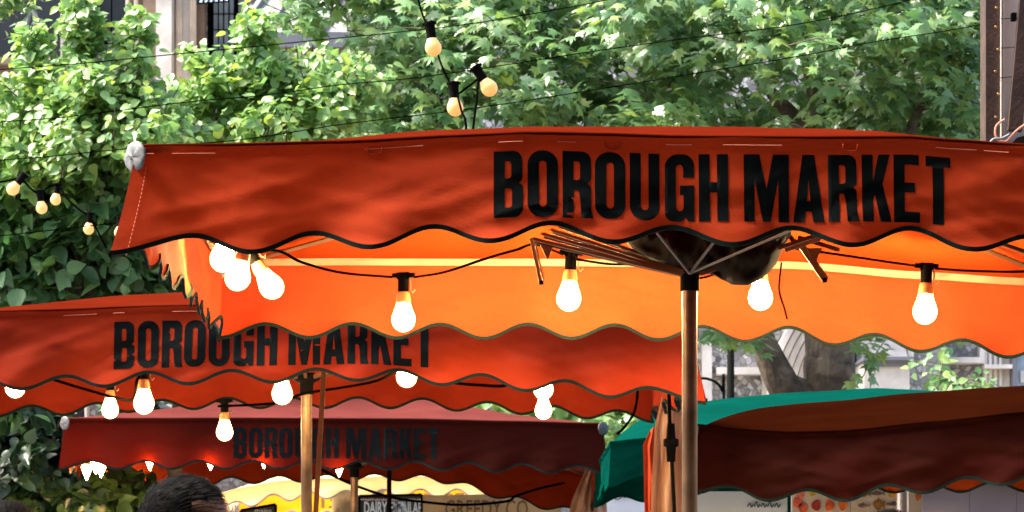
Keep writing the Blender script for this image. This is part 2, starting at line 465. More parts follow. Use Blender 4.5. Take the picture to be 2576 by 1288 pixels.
# ------------------------------------------------------------------ market umbrellas
def umbrella(label, corners, zprof, Hs, rise, sat, mats, seed, n=10, flare=.045, letter=None, roofamp=.012,
             group='red market umbrellas', cap='cap', tape=False, pole=None, fold=.022, name='market_umbrella', hub=True,
             ph=(0,0,0,0), scallop=.023, mids=(0,0,0,0), ribs=True, panels=False, trimcolor='hem', peakpow=1.0, neat=False):
    """corners FL, FR, BR, BL as (x, y); zprof: four functions s->seam height; edges run FL-FR, FR-BR, BR-BL, BL-FL"""
    c = [Vector((x, y)) for x, y in corners]
    cen = (c[0]+c[1]+c[2]+c[3])/4
    if pole is None: pole = cen
    root = thing(name, (pole[0], pole[1], 0), label, 'market umbrella', group)
    fab, roofm = M[mats[0]], M[mats[1]]
    rnd = random.Random(seed)
    def edge(i, s):
        a = c[i]; b = c[(i+1) % 4]; p = a.lerp(b, s)
        return Vector((p.x, p.y, zprof[i](s)))
    def val(i, s, down, off=0):
        a = c[i]; b = c[(i+1) % 4]; d2 = (b-a); L = d2.length; d2 = d2/L
        nrm = Vector((d2.y, -d2.x, 0))
        al = Vector((d2.x, d2.y, 0))
        H = Hs[i]; t = min(1.2, max(0, down/H))
        p = edge(i, s)
        w = min(1, min(s, 1-s)*L/.16); w = w*w*(3-2*w)
        xx = s*L
        fo = noise.noise(Vector((xx*1.9 + seed*7.1, down*2.2 + i*9.3, seed))) * 1.6
        fo += .9*noise.noise(Vector((xx*4.2 + down*7.0, down*3.5, seed*3.3 + i)))
        fo -= .55*abs(noise.noise(Vector((xx*3.1 - down*8.0, down*6+xx, seed*2.3 + i))))
        fo -= .6*abs(noise.noise(Vector((xx*5.0 + down*15.0, down*7, seed*5.3 + i))))
        fo -= .3*abs(noise.noise(Vector((xx*9.0 - down*20.0, down*14, seed*4.1 + i))))
        if down < .0205: off += .004      # the doubled seam along the top
        o = fold*fo*(.25+.75*t)*w + .011*(1 if i in (0, 2) else .5)*math.cos(2*math.pi*(n*s))*t*t*w
        fl = flare*(t**1.3)
        if i == 2: fl *= .2
        if i in (1, 3):
            fr = s*L if i == 1 else (1-s)*L; bk = (1-s)*L if i == 1 else s*L
            fl *= max(0, 1-fr/.25) + .2*max(0, 1-bk/.25)
        e = 1-w
        side = (-1 if s < .5 else 1)*e*fl
        return p + nrm*(fl+o+off) + al*side - Vector((0, 0, down))
    # scalloped valances with a dark bound hem
    NS, NT = 24*n, 22
    L0 = (c[1]-c[0]).length
    V = []
    for i in range(4):
        b = MB(); vs = []; fs = []; hem = []
        for a in range(NS+1):
            s = a/NS
            bot = Hs[i] - scallop*math.cos(2*math.pi*(n*s+ph[i]) + math.pi) * 1.0
            for k in range(NT+1):
                q = k/NT
                dn = (0, .019, .0215)[k] if k < 3 else .0215 + (bot-.0215)*(k-2)/(NT-2)
                vs.append(val(i, s, dn))
            hem.append(val(i, s, bot))
        for a in range(NS):
            for k in range(NT):
                q = a*(NT+1)+k
                fs.append((q, q+1, q+NT+2, q+NT+1))
        b.add(vs, fs)
        vo = b.build('valance', fab, root, smooth='open'); V.append(vo)
        h = MB()
        hv = []; hf = []
        a = c[i]; bb = c[(i+1) % 4]; d2 = (bb-a).normalized(); nn = Vector((d2.y, -d2.x, 0))
        hs = .006
        for q, pt in enumerate(hem):
            hv += [pt + nn*.004 + Vector((0,0,hs)), pt + nn*.004 - Vector((0,0,hs)), pt - nn*.004 - Vector((0,0,hs)), pt - nn*.004 + Vector((0,0,hs))]
        for q in range(len(hem)-1):
            for k in range(4): hf.append((q*4+k, q*4+(k+1) % 4, q*4+4+(k+1) % 4, q*4+4+k))
        h.add(hv, hf); h.build('hem', M[trimcolor], vo, smooth=False)
        # a stitched line a little under the seam
        st = MB()
        if i in (0, 1, 3) and not neat:
            rr = random.Random(seed*31+i); s0 = .01
            while s0 < .98:
                ln = rr.uniform(.006, .05)
                pts = [val(i, min(.99, s0+ln*k/5), .020, .0015) for k in range(6)]
                if rr.random() < .4: st.tube(pts, .0008, 4)
                s0 += ln + rr.uniform(.005, .03)
            st.build('stitching', M['thread'], vo)
        if i == 0 and tape:
            sv = MB()
            for k in range(22):
                sv.tube([val(i, .035/L0, .055+k*.0105+q*.003, .002) for q in range(3)], .0008, 4)
            sv.build('side_stitching', M['thread'], vo)
            for xx0 in (.585, 1.182, 1.780):
                lp_ = MB(); lp_.tube([val(i, (xx0+dx)/L0, dz, .004) for dx, dz in ((0,.016),(.001,.028),(.008,.034),(.030,.035),(.036,.029),(.037,.018))], .0022, 5)
                lp_.build('loop', fab, vo, smooth=True)
    # roof
    def roofz(s, t):
        e0 = edge(0, s); e2 = edge(2, 1-s); e3 = edge(3, 1-t); e1 = edge(1, t)
        p = e0.lerp(e2, t) + e3.lerp(e1, s) - (edge(0,0).lerp(edge(1,0), s)*(1-t) + edge(3,0).lerp(edge(2,0), s)*t)
        qx = 1-abs(2*s-1); qy = 1-abs(2*t-1)
        fx = 1-math.exp(-qx/sat) if sat < 5 else qx
        fx /= (1-math.exp(-1/sat)) if sat < 5 else 1
        if sat < 5: r = rise*min(fx, 1)*qy**peakpow if fx*1.0 > 0 else 0
        else: r = rise*min(qx, qy)
        w = min(1, 8*min(qx, qy))
        r += roofamp*w*(noise.noise(Vector((s*4+seed, t*4, seed)))*1.2 + .5*noise.noise(Vector((s*11, t*11+seed, 2))))
        # cloth sags between the ribs
        r -= .012*w*abs(math.sin(2*math.pi*s))*qy
        return p + Vector((0, 0, r))
    b = MB(); vs = []; fs = []; A, B = 80, 44
    for a in range(A+1):
        for k in range(B+1): vs.append(roofz(a/A, k/B))
    for a in range(A):
        for k in range(B):
            q = a*(B+1)+k; fs.append((q, q+B+1, q+B+2, q+1))
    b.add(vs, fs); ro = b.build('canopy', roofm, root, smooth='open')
    # piping along the fold
    pp = MB()
    for i in range(4):
        pp.tube([edge(i, k/40) + Vector((0,0,.001)) for k in range(41)], .005, 6)
    pp.build('piping', roofm, ro, smooth=True)
    if tape:
        tp = MB(); tx = MB()
        for i in (2, 3):
            vs = []; fs = []
            for k in range(61):
                s = .01 + .98*k/60
                vs += [val(i, s, -.010, -.010), val(i, s, .023, -.010), val(i, s, .023, -.007), val(i, s, -.010, -.007)]
            for k in range(60):
                for q in range(4): fs.append((k*4+q, k*4+(q+1) % 4, k*4+4+(q+1) % 4, k*4+4+q))
            tp.add(vs, fs)
        to = tp.build('seam_tape', M['webbing'], root)
        cu = bpy.data.curves.new('t', 'FONT'); cu.body = 'LAMBERT   UMBRELLAS'; cu.size = .014; cu.resolution_u = 1
        me = curve_to_mesh(cu); wv = max(v.co.x for v in me.vertices)
        for k in range(11):
            x0 = .12 + k*.26
            tx.add([val(2, 1-(x0+v.co.x)/3.0, .012-v.co.y, -.0115) for v in me.vertices], [tuple(p.vertices) for p in me.polygons])
        tx.build('printing', M['webtext'], to)
    # corner caps
    for i in range(4):
        if cap is None: break
        p = edge(i, 0); dg = Vector((c[i].x-cen[0], c[i].y-cen[1], 0)).normalized()
        cb = MB(); vs = []; fs = []; n1, n2 = 14, 8
        ctr = p - dg*.010 - Vector((0,0,.026))
        for a in range(n1):
            for k in range(n2+1):
                ph1 = 2*math.pi*a/n1; th = math.pi*.5*k/n2*1.55
                loc = Vector((math.sin(th)*math.cos(ph1)*.042, math.sin(th)*math.sin(ph1)*.040, math.cos(th)*.009))
                ax = dg; up = Vector((0,0,1)); sd2 = ax.cross(up)
                vs.append(ctr + sd2*loc.x + up*loc.y + (ax*(loc.z+.010 + .0025*math.sin(5*ph1+th*2))))
        for a in range(n1):
            for k in range(n2):
                a2 = (a+1) % n1
                fs.append((a*(n2+1)+k, a*(n2+1)+k+1, a2*(n2+1)+k+1, a2*(n2+1)+k))
        cb.add(vs, fs); cb.build('corner_cap', M[cap], root, smooth=True)
    if letter is not None:
        i, s0, dn = letter[:3]; sc = letter[3] if len(letter) > 3 else 1.0; L = (c[(i+1) % 4]-c[i]).length
        lb = MB(); lb.add([val(i, (s0+x*sc)/L, dn+(.172-y)*sc, .0015) for x, y, z in LET_V], LET_F)
        lb.build('lettering', M['print'], V[i], smooth='open')
    # pole, hub, ribs
    apex = roofz(.5, .5)
    px, py = pole[0], pole[1]
    zh = min(p(0.5) for p in zprof) - .07 if hub is True else hub
    b = MB(); b.lathe([(0, .06), (.023, .06), (.023, zh-.02)], (px, py, 0), 20)
    b.lathe([(.0, zh+.25),(.016, zh+.25),(.016, zh-.01)], (px, py, 0), 12); b.build('pole', M['steel'], root, smooth=True)
    b = MB(); b.box((px-.3, py-.3, 0.001), (px+.3, py+.3, .05)); b.lathe([(.05, .05),(.045,.16),(.0,.16)], (px,py,0), 16)
    b.build('base', M['black'], root)
    b = MB(); b.lathe([(0, zh-.05),(.029, zh-.05),(.029, zh-.004),(.034, zh+.0),(.05, zh+.006),(.058, zh+.014),(.058, zh+.028),(.03, zh+.04),(0, zh+.04)], (px,py,0), 20)
    b.build('hub', M['black'], root)
    if ribs:
        for s, t in ((0,0),(1,0),(1,1),(0,1),(.5,0),(.5,1),(0,.5),(1,.5)):
            b = MB(); pts = []
            for k in range(13):
                f = k/12*.985; q = roofz(.5+(s-.5)*f, .5+(t-.5)*f); pts.append(q - Vector((0,0,.022)))
            b.tube(pts, .008, 4); rb = b.build('rib', M['alu'], root)
            mid = pts[6]; b = MB(); b.bar((px+(mid.x-px)*.05, py+(mid.y-py)*.05, zh+.02), mid, .012, .016)
            b.build('strut', M['wood'], rb) if not tape else None
    return root, val, edge, roofz

def prof_px(tab, d0, x0, d1, x1, dz=0):
    """seam height along an edge from (x0,d0) to (x1,d1) read from view heights (u, v)"""
    def f(s):
        d = d0+(d1-d0)*s; x = x0+(x1-x0)*s
        u = 1288 + x*F/d
        return CAMZ + (HY - lerp_tab(tab, u))*d/F + dz
    return f
def lin(a, b, mid=0): return lambda s: a + (b-a)*s + mid*4*s*(1-s)

# front stall
X0, X1 = -.948, 2.052
fz = prof_px([(340,368),(567,366),(859,358),(1159,343),(1342,335),(1500,338),(1717,345),(2050,347),(2284,346),(2417,356),(2576,367),(3338,400)], 8.1, X0, 8.1, X1)
bzf = prof_px([(540,652),(859,651),(1292,653),(1700,656),(1984,660),(2317,686),(2576,702),(2800,715)], 11.0, -.989, 11.0, 1.99)
bz = lambda s: bzf(1-s)
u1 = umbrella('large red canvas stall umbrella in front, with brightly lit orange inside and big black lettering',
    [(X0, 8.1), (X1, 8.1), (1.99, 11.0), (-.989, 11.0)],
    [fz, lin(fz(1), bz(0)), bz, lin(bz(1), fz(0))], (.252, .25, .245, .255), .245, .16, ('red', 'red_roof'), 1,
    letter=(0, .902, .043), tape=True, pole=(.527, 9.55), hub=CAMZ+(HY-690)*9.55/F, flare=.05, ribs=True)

# second stall, behind it
X0, X1 = -2.36, .647
fz2 = prof_px([(-360,800),(120,781),(380,771),(600,767),(900,760),(1150,772),(1360,788),(1570,804),(1740,818)], 11.6, X0, 11.6, X1)
bz2f = prof_px([(0,898),(610,876),(920,876),(1089,880),(1252,888),(1409,898),(1640,912)], 14.8, X0, 14.8, X1)
bz2 = lambda s: bz2f(1-s)
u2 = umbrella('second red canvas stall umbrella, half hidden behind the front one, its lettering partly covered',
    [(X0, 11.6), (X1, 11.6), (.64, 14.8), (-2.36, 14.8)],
    [fz2, lin(fz2(1), bz2(0)), bz2, lin(bz2(1), fz2(0))], (.262, .25, .25, .26), .17, .16, ('red_dim', 'red_roof'), 2,
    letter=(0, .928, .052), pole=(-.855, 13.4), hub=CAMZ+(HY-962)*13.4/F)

# third stall, dark, further back
X0, X1 = -2.50, .51
fz3 = prof_px([(165,1053),(600,1052),(1040,1054),(1300,1060),(1515,1066)], 18, X0, 18, X1)
bz3 = lambda s: CAMZ + .262 + (HY - lerp_tab([(270,1243),(320,1237),(450,1220),(600,1208),(800,1203),(1000,1200),(1130,1208),(1220,1238),(1320,1262),(1430,1285),(1500,1295)], 1288 + (X1+(-2.62-X1)*s)*F/21))*21/F
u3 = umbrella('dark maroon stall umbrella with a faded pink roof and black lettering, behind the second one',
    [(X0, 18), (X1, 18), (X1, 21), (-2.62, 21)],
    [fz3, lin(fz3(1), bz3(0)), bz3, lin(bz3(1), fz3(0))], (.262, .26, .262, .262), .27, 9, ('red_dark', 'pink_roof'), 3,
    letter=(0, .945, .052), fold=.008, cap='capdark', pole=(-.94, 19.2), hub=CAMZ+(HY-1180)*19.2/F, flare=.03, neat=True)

# right-hand stall
fx0, fx1 = .709, 3.70
fz4 = prof_px([(1740,1068),(1850,1080),(1990,1088),(2117,1085),(2350,1062),(2576,1038),(3100,1010)], 12.7, fx0, 12.1, fx1)
u4 = umbrella('dark red-brown stall umbrella without lettering, low on the right beyond the front pole',
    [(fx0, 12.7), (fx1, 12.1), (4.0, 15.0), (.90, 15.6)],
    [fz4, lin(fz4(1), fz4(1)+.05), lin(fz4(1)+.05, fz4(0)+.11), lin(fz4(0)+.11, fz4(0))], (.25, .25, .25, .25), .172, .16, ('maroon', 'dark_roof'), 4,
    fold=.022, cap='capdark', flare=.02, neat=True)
# teal one behind
tz = lambda s: CAMZ + (HY-1112)*16/F + .10*math.sin(math.pi*s)
u5 = umbrella('teal green umbrella with a drooping corner, seen above the dark red-brown umbrella',
    [(.49, 16), (3.49, 16), (3.49, 19), (.49, 19)],
    [tz, lin(.845+CAMZ, .845+CAMZ), tz, lin(.845+CAMZ, .845+CAMZ)], (.20, .2, .2, .2), .27, .12, ('teal', 'teal'), 5,
    fold=.02, cap=None, flare=.01, group=None, trimcolor='teal', neat=True, peakpow=.8)

# ------------------------------------------------------------------ light bulbs
def bulb_proto(kind):
    root = thing('light_bulb', (0, 0, 0), 'bulb', 'light bulb')
    hold = MB()
    if kind in ('bulb', 'bulb2'):
        g = MB(); g.lathe([(0,-1),(.35,-.94),(.68,-.73),(.9,-.43),(1,-.03),(.97,.28),(.87,.58),(.74,.9),(.64,1.2),(.60,1.34),(0,1.34)], n=28)
        g.build('globe', M[kind], root, smooth=True)
        h = MB(); h.tube([(.50,0,3.4),(.62,0,3.0),(.60,0,2.5),(.78,0,2.2),(1.0,0,2.45)], .07, 6); h.build('hook', M['webbing'], root, smooth=True)
        c = MB(); c.lathe([(0,1.345),(.615,1.345),(.60,1.6),(.52,2.05),(.46,2.28),(0,2.28)], n=20); c.build('collar', M['collar'], root, smooth=True)
        hold.lathe([(0,2.2),(.44,2.2),(.46,3.1),(.40,3.75),(0,3.75)], n=16)
        hold.box((-.92,-.2,3.45),(.92,.2,3.8)); hold.box((-.5,-.3,3.3),(.5,.3,3.86))
    elif kind == 'bulb3':
        g = MB(); g.lathe([(0,-1.9),(.18,-1.6),(.42,-1.1),(.75,-.4),(.95,.25),(.9,.6),(.6,.75),(0,.75)], n=18)
        g.build('globe', M[kind], root, smooth=True)
        hold.lathe([(0,.72),(.5,.72),(.5,1.7),(.3,1.9),(0,1.9)], n=14)
    else:
        g = MB(); g.lathe([(0,-1),(.35,-.94),(.68,-.73),(.9,-.43),(1,0),(.95,.32),(.82,.62),(.66,.92),(.56,1.2),(0,1.25)], n=24)
        g.build('globe', M[kind], root, smooth=True)
        hold.lathe([(0,1.15),(.58,1.15),(.56,1.9),(.62,2.6),(.72,3.0),(.7,3.15),(0,3.2)], n=16)
        hold.box((-.85,-.18,2.8),(.85,.18,3.1))
    hold.build('lamp_holder', M['black'], root)
    return root
PROTO = {}
def bulb(kind, u, v, d, rpx, tilt, label, group):
    """tilt: degrees the neck leans to the right of upright"""
    if kind not in PROTO:
        PROTO[kind] = bulb_proto(kind); r = PROTO[kind]
    else:
        src = PROTO[kind]; r = src.copy(); COL.objects.link(r)
        for ch in src.children:
            k = ch.copy(); COL.objects.link(k); k.parent = r
    r.location = P(u, v, d); s = rpx*d/F
    r.scale = (s, s, s); r.rotation_euler = (0, R(tilt), R(7*((u*13) % 5-2)) if tilt == 0 else 0)
    tag(r, label, 'light bulb', group)
    return r
g1 = 'lit bulbs under the front umbrella'
bulb('bulb2', 560, 652, 9.3, 34, 8, 'glowing white bulb nearest the front umbrella\'s left corner, uppermost of a close trio', g1)
bulb('bulb2', 597, 700, 9.2, 33, 14, 'glowing white bulb in the middle of the close trio by the left corner', g1)
bulb('bulb2', 684, 722, 9.3, 32, -33, 'glowing white bulb leaning sideways with its amber collar showing', g1)
bulb('bulb', 1015, 805, 10.5, 31, 0, 'glowing white bulb hanging left of the long metal struts, lowest under orange cloth', g1)
bulb('bulb', 1431, 752, 10.55, 32, 3, 'glowing white bulb hanging just below the bundle of metal struts', g1)
bulb('bulb', 1913, 750, 10.5, 32, 0, 'glowing white bulb half tucked behind the dark brown tarpaulin', g1)
bulb('bulb', 2327, 785, 10.5, 32, 2, 'glowing white bulb on its own to the right of the tarpaulin and pole', g1)
g2 = 'lit bulbs under the second umbrella'
bulb('bulb2', 38, 976, 12.9, 26, 0, 'glowing bulb mostly hidden by the second umbrella\'s edge at the far left', g2)
bulb('bulb2', 277, 1032, 14.0, 22, 0, 'round glowing bulb just above the corner of the pink roof', g2)
bulb('bulb2', 362, 1016, 12.8, 27, 0, 'glowing bulb with amber collar beside the round one above the pink roof', g2)
bulb('bulb2', 565, 1088, 14.0, 22, 0, 'glowing bulb hanging low in front of the dark maroon cloth left of the lettering', g2)
bulb('bulb2', 710, 992, 12.9, 27, 0, 'round glowing bulb just left of the brown second pole', g2)
bulb('bulb2', 1023, 949, 12.9, 27, 0, 'round glowing bulb directly under the letter T of the second umbrella', g2)
bulb('bulb2', 1367, 980, 13.0, 26, 0, 'upper one of two glowing bulbs near the right end of the second umbrella', g2)
bulb('bulb2', 1367, 1034, 14.2, 22, 0, 'lower one of two glowing bulbs near the right end of the second umbrella', g2)
g3 = 'small pointed bulbs along the dark maroon umbrella'
for u, v, d, rp, lb in ((218,1180,18.25,15,'small pointed bulb first from the corner of the maroon umbrella'),
        (240,1168,18.5,13,'small pointed bulb second from the corner, half behind the maroon hem'),
        (254,1173,18.3,15,'small pointed bulb third from the corner of the maroon umbrella'),
        (278,1204,20.7,14,'small pointed bulb in front of orange cloth, left one of a low pair'),
        (302,1207,20.75,14,'small pointed bulb in front of orange cloth, right one of a low pair'),
        (377,1163,18.03,11,'small pointed bulb at the scallop just left of the man\'s hair'),
        (530,1163,18.03,11,'small pointed bulb at the scallop above the right side of the man\'s hair'),
        (664,1158,18.03,11,'small pointed bulb tucked under the hem below the letter R'),
        (853,1180,18.03,11,'small pointed bulb on top of the thin brown third pole')):
    bulb('bulb3', u, v, d, rp, 0, lb, g3)
g5 = 'bulbs hidden behind the back stall canopies'
for u, v, d, lb in ((700,1228,24.6,'bulb behind the cream valance, left of the second pole'),(930,1222,24.6,'bulb behind the cream valance, between the third pole and the dark pole'),(1180,1222,24.6,'bulb behind the cream valance, near its right end')):
    bulb('bulb', u, v, d, 13, 0, lb, g5)
bulb('bulb2', 1890, 1165, 14.6, 20, 0, 'bulb hidden inside the dark red-brown umbrella beside the front pole', g5)
bulb('bulb2', 2290, 1150, 14.4, 20, 0, 'bulb hidden inside the dark red-brown umbrella above the fish poster', g5)
g4 = 'dim amber bulbs on the loose strings before the trees'
for u, v, d, rp, t, lb in ((1090,121,12,21,-9,'dim amber bulb highest on the string before the plane tree'),
        (1145,272,12,21,-4,'dim amber bulb lowest on the central string, just above the red roof'),
        (1231,222,12,21,-34,'dim amber bulb leaning to the right on the central string'),
        (32,476,16.5,16,38,'dim amber bulb leaning at the far left before the ivy'),
        (105,524,16.5,14.5,-8,'dim amber bulb second on the left string, lower of a close pair'),
        (140,503,16.8,13.5,8,'dim amber bulb third on the left string, upper of a close pair'),
        (223,577,16.5,13.5,5,'dim amber bulb lowest on the left string in front of ivy'),
        (300,586,16.5,13,3,'dim amber bulb partly hidden by the front umbrella\'s left edge')):
    bulb('dimbulb', u, v, d, rp, t, lb, g4)

# ------------------------------------------------------------------ cables
def smooth_path(pts, n=8):
    out = []
    m = len(pts)
    for i in range(m-1):
        p0 = pts[max(i-1, 0)]; p1 = pts[i]; p2 = pts[i+1]; p3 = pts[min(i+2, m-1)]
        for k in range(n):
            t = k/n
            out.append(.5*((2*p1) + (p2-p0)*t + (2*p0-5*p1+4*p2-p3)*t*t + (3*p1-p0-3*p2+p3)*t**3))
    out.append(pts[-1]); return out
def cable(pts, r, label, group=None, mat='rubber', name='cable', cat='cable'):
    b = MB(); b.tube(smooth_path([P(*p) for p in pts]), r, 6)
    o = b.build(name, M[mat], None, smooth=True, ref=P(*pts[0]))
    return tag(o, label, cat, group)
gc = 'black lamp cables'
cable([(540,600,9.3),(600,628,9.3),(700,632,9.3),(760,660,9.7),(860,686,10.1),(985,697,10.5)], .0042, 'black cable sagging from the bulb trio to the bulb left of the struts', gc)
cable([(1043,697,10.5),(1120,684,10.3),(1230,648,10),(1300,628,9.8),(1340,615,9.8),(1380,625,10.1),(1415,640,10.53)], .0042, 'black cable curving up to the bracket at the end of the struts', gc)
cable([(1450,652,10.55),(1530,664,10.4),(1640,668,10.3),(1760,700,10.3),(1900,640,10.3)], .0042, 'black cable passing behind the bundle of struts towards the hub', gc)
cable([(1960,620,9.7),(2050,632,9.7),(2140,645,10),(2240,660,10.2),(2300,668,10.5)], .0042, 'black cable from the tarpaulin down to the right-hand bulb', gc)
cable([(2355,676,10.5),(2460,682,10.1),(2620,680,9.5),(2900,640,9.5)], .0042, 'black cable running from the right-hand bulb out of the picture', gc)
cable([(1966,660,9.3),(1960,715,9.3),(1962,742,9.3),(1972,772,9.3),(1980,803,9.3)], .003, 'thin frayed cord dangling to the right of the dark tarpaulin', None, 'black', 'cord', 'cord')
cable([(135,955,12.6),(200,975,12.7),(290,1000,12.8),(335,1004,12.9),(345,955,12.8),(362,942,12.8)], .006, 'black cable sloping down under the left of the second umbrella', gc)
cable([(550,1022,13.9),(640,1018,13.6),(700,1012,13.3),(765,990,13.3),(860,975,13.2),(950,957,13),(1010,925,13)], .006, 'black cable crossing behind the second pole under the second umbrella', gc)
cable([(1110,955,13),(1150,964,13),(1210,969,13),(1270,970,13),(1330,950,13)], .007, 'short level black cable under the middle of the second umbrella', gc)
cable([(1603,960,14.3),(1603,1000,14.3),(1594,1040,14.3),(1572,1073,14.3),(1552,1092,14.3)], .007, 'black cable curling down in front of the teal corner', gc)
cable([(1420,1215,20.3),(1360,1228,20.3),(1300,1247,20.4),(1270,1262,20.4),(1160,1270,20.4),(1060,1262,20.4),(980,1250,20.4),(880,1216,20.3),(810,1182,20.2)], .009, 'long black cable sagging across the khaki banner', gc)
hc = thing('power_cable', P(1683,985,12.2), 'thick black cable with an inline connector hanging beside the front pole', 'cable', gc)
b = MB(); b.tube(smooth_path([P(1682,960,12.2),P(1684,1040,12.2),P(1686,1090,12.2),P(1690,1160,12.2),P(1693,1220,12.2),P(1697,1330,12.2),P(1699,1700,12.2)]), .0075, 8); b.build('wire', M['black'], hc, smooth=True)
b = MB(); b.lathe([(0,-.055),(.016,-.055),(.019,0),(.029,.005),(.029,.03),(.018,.035),(.014,.09),(0,.09)], P(1688,1125,12.2), 12); b.build('connector', M['black'], hc, smooth=True)
# loose strings that carry the dim bulbs
go = 'cords of the loose bulb strings'
cable([(1040,-60,12),(1055,10,12),(1066,45,12),(1078,70,12),(1088,90,12),(1105,148,12.05),(1122,190,12.05),(1137,216,12),(1150,236,12),(1172,222,12),(1200,200,12),(1206,186,12)], .0042, 'black cord zigzagging down past three dim bulbs before the plane tree', go)
cable([(1150,236,12),(1162,282,11),(1170,300,10.4),(1176,350,9.6)], .004, 'short black cord dropping to the red roof, left of a pair', go)
cable([(1203,200,12),(1200,250,11.2),(1194,290,10.4),(1188,350,9.6)], .004, 'short black cord dropping to the red roof, right of a pair', go)
cable([(-60,462,16.5),(0,458,16.5),(50,450,16.5),(75,472,16.5),(100,488,16.5),(122,470,16.6),(146,468,16.8),(170,500,16.6),(200,528,16.5),(226,546,16.5),(245,580,16.5),(268,625,16.5)], .0055, 'black cord of the left bulb string sloping down before the ivy', go)
cable([(-60,600,16.4),(300,560,16.5),(420,545,16.5)], .003, 'faint thin cord behind the front umbrella\'s left corner', go)
gw = 'thin black wires strung before the trees'
for pts, lb in (([(-80,182),(0,175),(220,158),(433,137),(640,117),(859,95),(1009,80),(1209,56),(1492,7),(1600,-20)],'topmost thin wire crossing from the stone building past the plane tree'),
        ([(-80,320),(0,307),(170,294),(467,257),(660,240),(859,213),(1009,200),(1159,180),(1292,160),(1500,128),(1717,98),(2000,62),(2250,10),(2350,-20)],'second thin wire from the top, crossing the leaves behind the bulbs'),
        ([(-80,420),(0,404),(120,394),(300,376),(600,352),(859,313),(1100,284),(1292,258),(1500,225),(1717,190),(2017,140),(2200,105),(2384,77),(2560,45)],'third thin wire from the top, passing just above the red roof')):
    cable([(u, v, 15.5) for u, v in pts], .0027, lb, gw, name='wire', cat='wire')

# ------------------------------------------------------------------ things under the front umbrella
bd = 9.6
frm = thing('strut_bundle', P(1700,685,9.5), 'bundle of parallel pale metal struts running up left from the hub', 'metal struts')
for k, (ul, vl, dl, ur, vr) in enumerate(((1340,601,9.40,1712,691),(1362,588,9.45,1716,688),(1385,578,9.50,1722,684),(1400,562,9.56,1728,680))):
    b = MB(); b.bar(P(ul,vl,dl), P(ur,vr,9.5), .014, .009); b.build('strut', M['alu'] if k != 3 else M['wood'], frm)
    b = MB(); b.bar(P(ul+6,vl+9,dl+.02), P(ur,vr+3,9.53), .012, .006); b.build('strut', M['wood'], frm)
def bracket(u, v, u2, v2, d, side, lab):
    t = thing('bracket', P(u, v, d), lab, 'bracket', 'hinged brackets of the front umbrella')
    b = MB(); b.bar(P(u,v,d), P(u2,v2,d), .010, .012); b.bar(P(u+8,v-1,d+.03), P(u2+7,v2-3,d+.03), .006, .012); b.build('arm', M['alu'], t)
    q = [P(u+22*side, v+12, d+.01), P(u+62*side, v+12, d+.01), P(u+52*side, v+28, d+.01), P(u+42*side, v+58, d+.01)]
    b = MB(); b.add([x+Vector((0,y,0)) for y in (0,.006) for x in q], [(0,1,2,3),(7,6,5,4),(0,4,5,1),(1,5,6,2),(2,6,7,3),(3,7,4,0)]); b.build('gusset', M['alu'], t)
    b = MB(); b.box(tuple(P(u2-5,v2+4,d)-Vector((0,.01,0))), tuple(P(u2+6,v2-6,d)+Vector((0,.01,0)))); b.build('end_cap', M['black'], t)
bracket(1336, 600, 1361, 712, 9.42, 1, 'pale hinged bracket hanging at the left end of the strut bundle')
bracket(2008, 612, 2074, 706, 9.5, 1, 'pale hinged bracket hanging to the right of the dark tarpaulin')
fr2 = thing('strut_pair', P(1760,690,9.6), 'pair of dark struts reaching up right out of the tarpaulin', 'metal struts')
for a, c_, w, m in (((1760,690,9.5),(2055,592,9.45),.018,'wood'),((1975,630,9.42),(2065,600,9.40),.007,'alu'),((2010,598,9.6),(2110,628,9.5),.012,'wood'),((1978,585,9.62),(2010,620,9.6),.012,'alu')):
    b = MB(); b.bar(P(*a), P(*c_), w, .012); b.build('strut', M[m], fr2)
fan = thing('strut_fan', P(1735,690,9.2), 'thin dark struts fanning up from the hub before the tarpaulin', 'metal struts')
for a in ((1652,585,9.15),(1812,588,9.15),(1988,580,9.1)):
    b = MB(); b.bar(P(1735,688,9.45), P(*a), .006, .006); b.build('strut', M['capdark'], fan)
b = MB(); b.bar(P(2500,606,9.1), P(2640,656,9.1), .022, .010)
tag(b.build('hinged_strut', M['wood'], None, ref=P(2500,608,9.1)), 'brown strut poking into view under the front umbrella at the far right', 'metal strut')

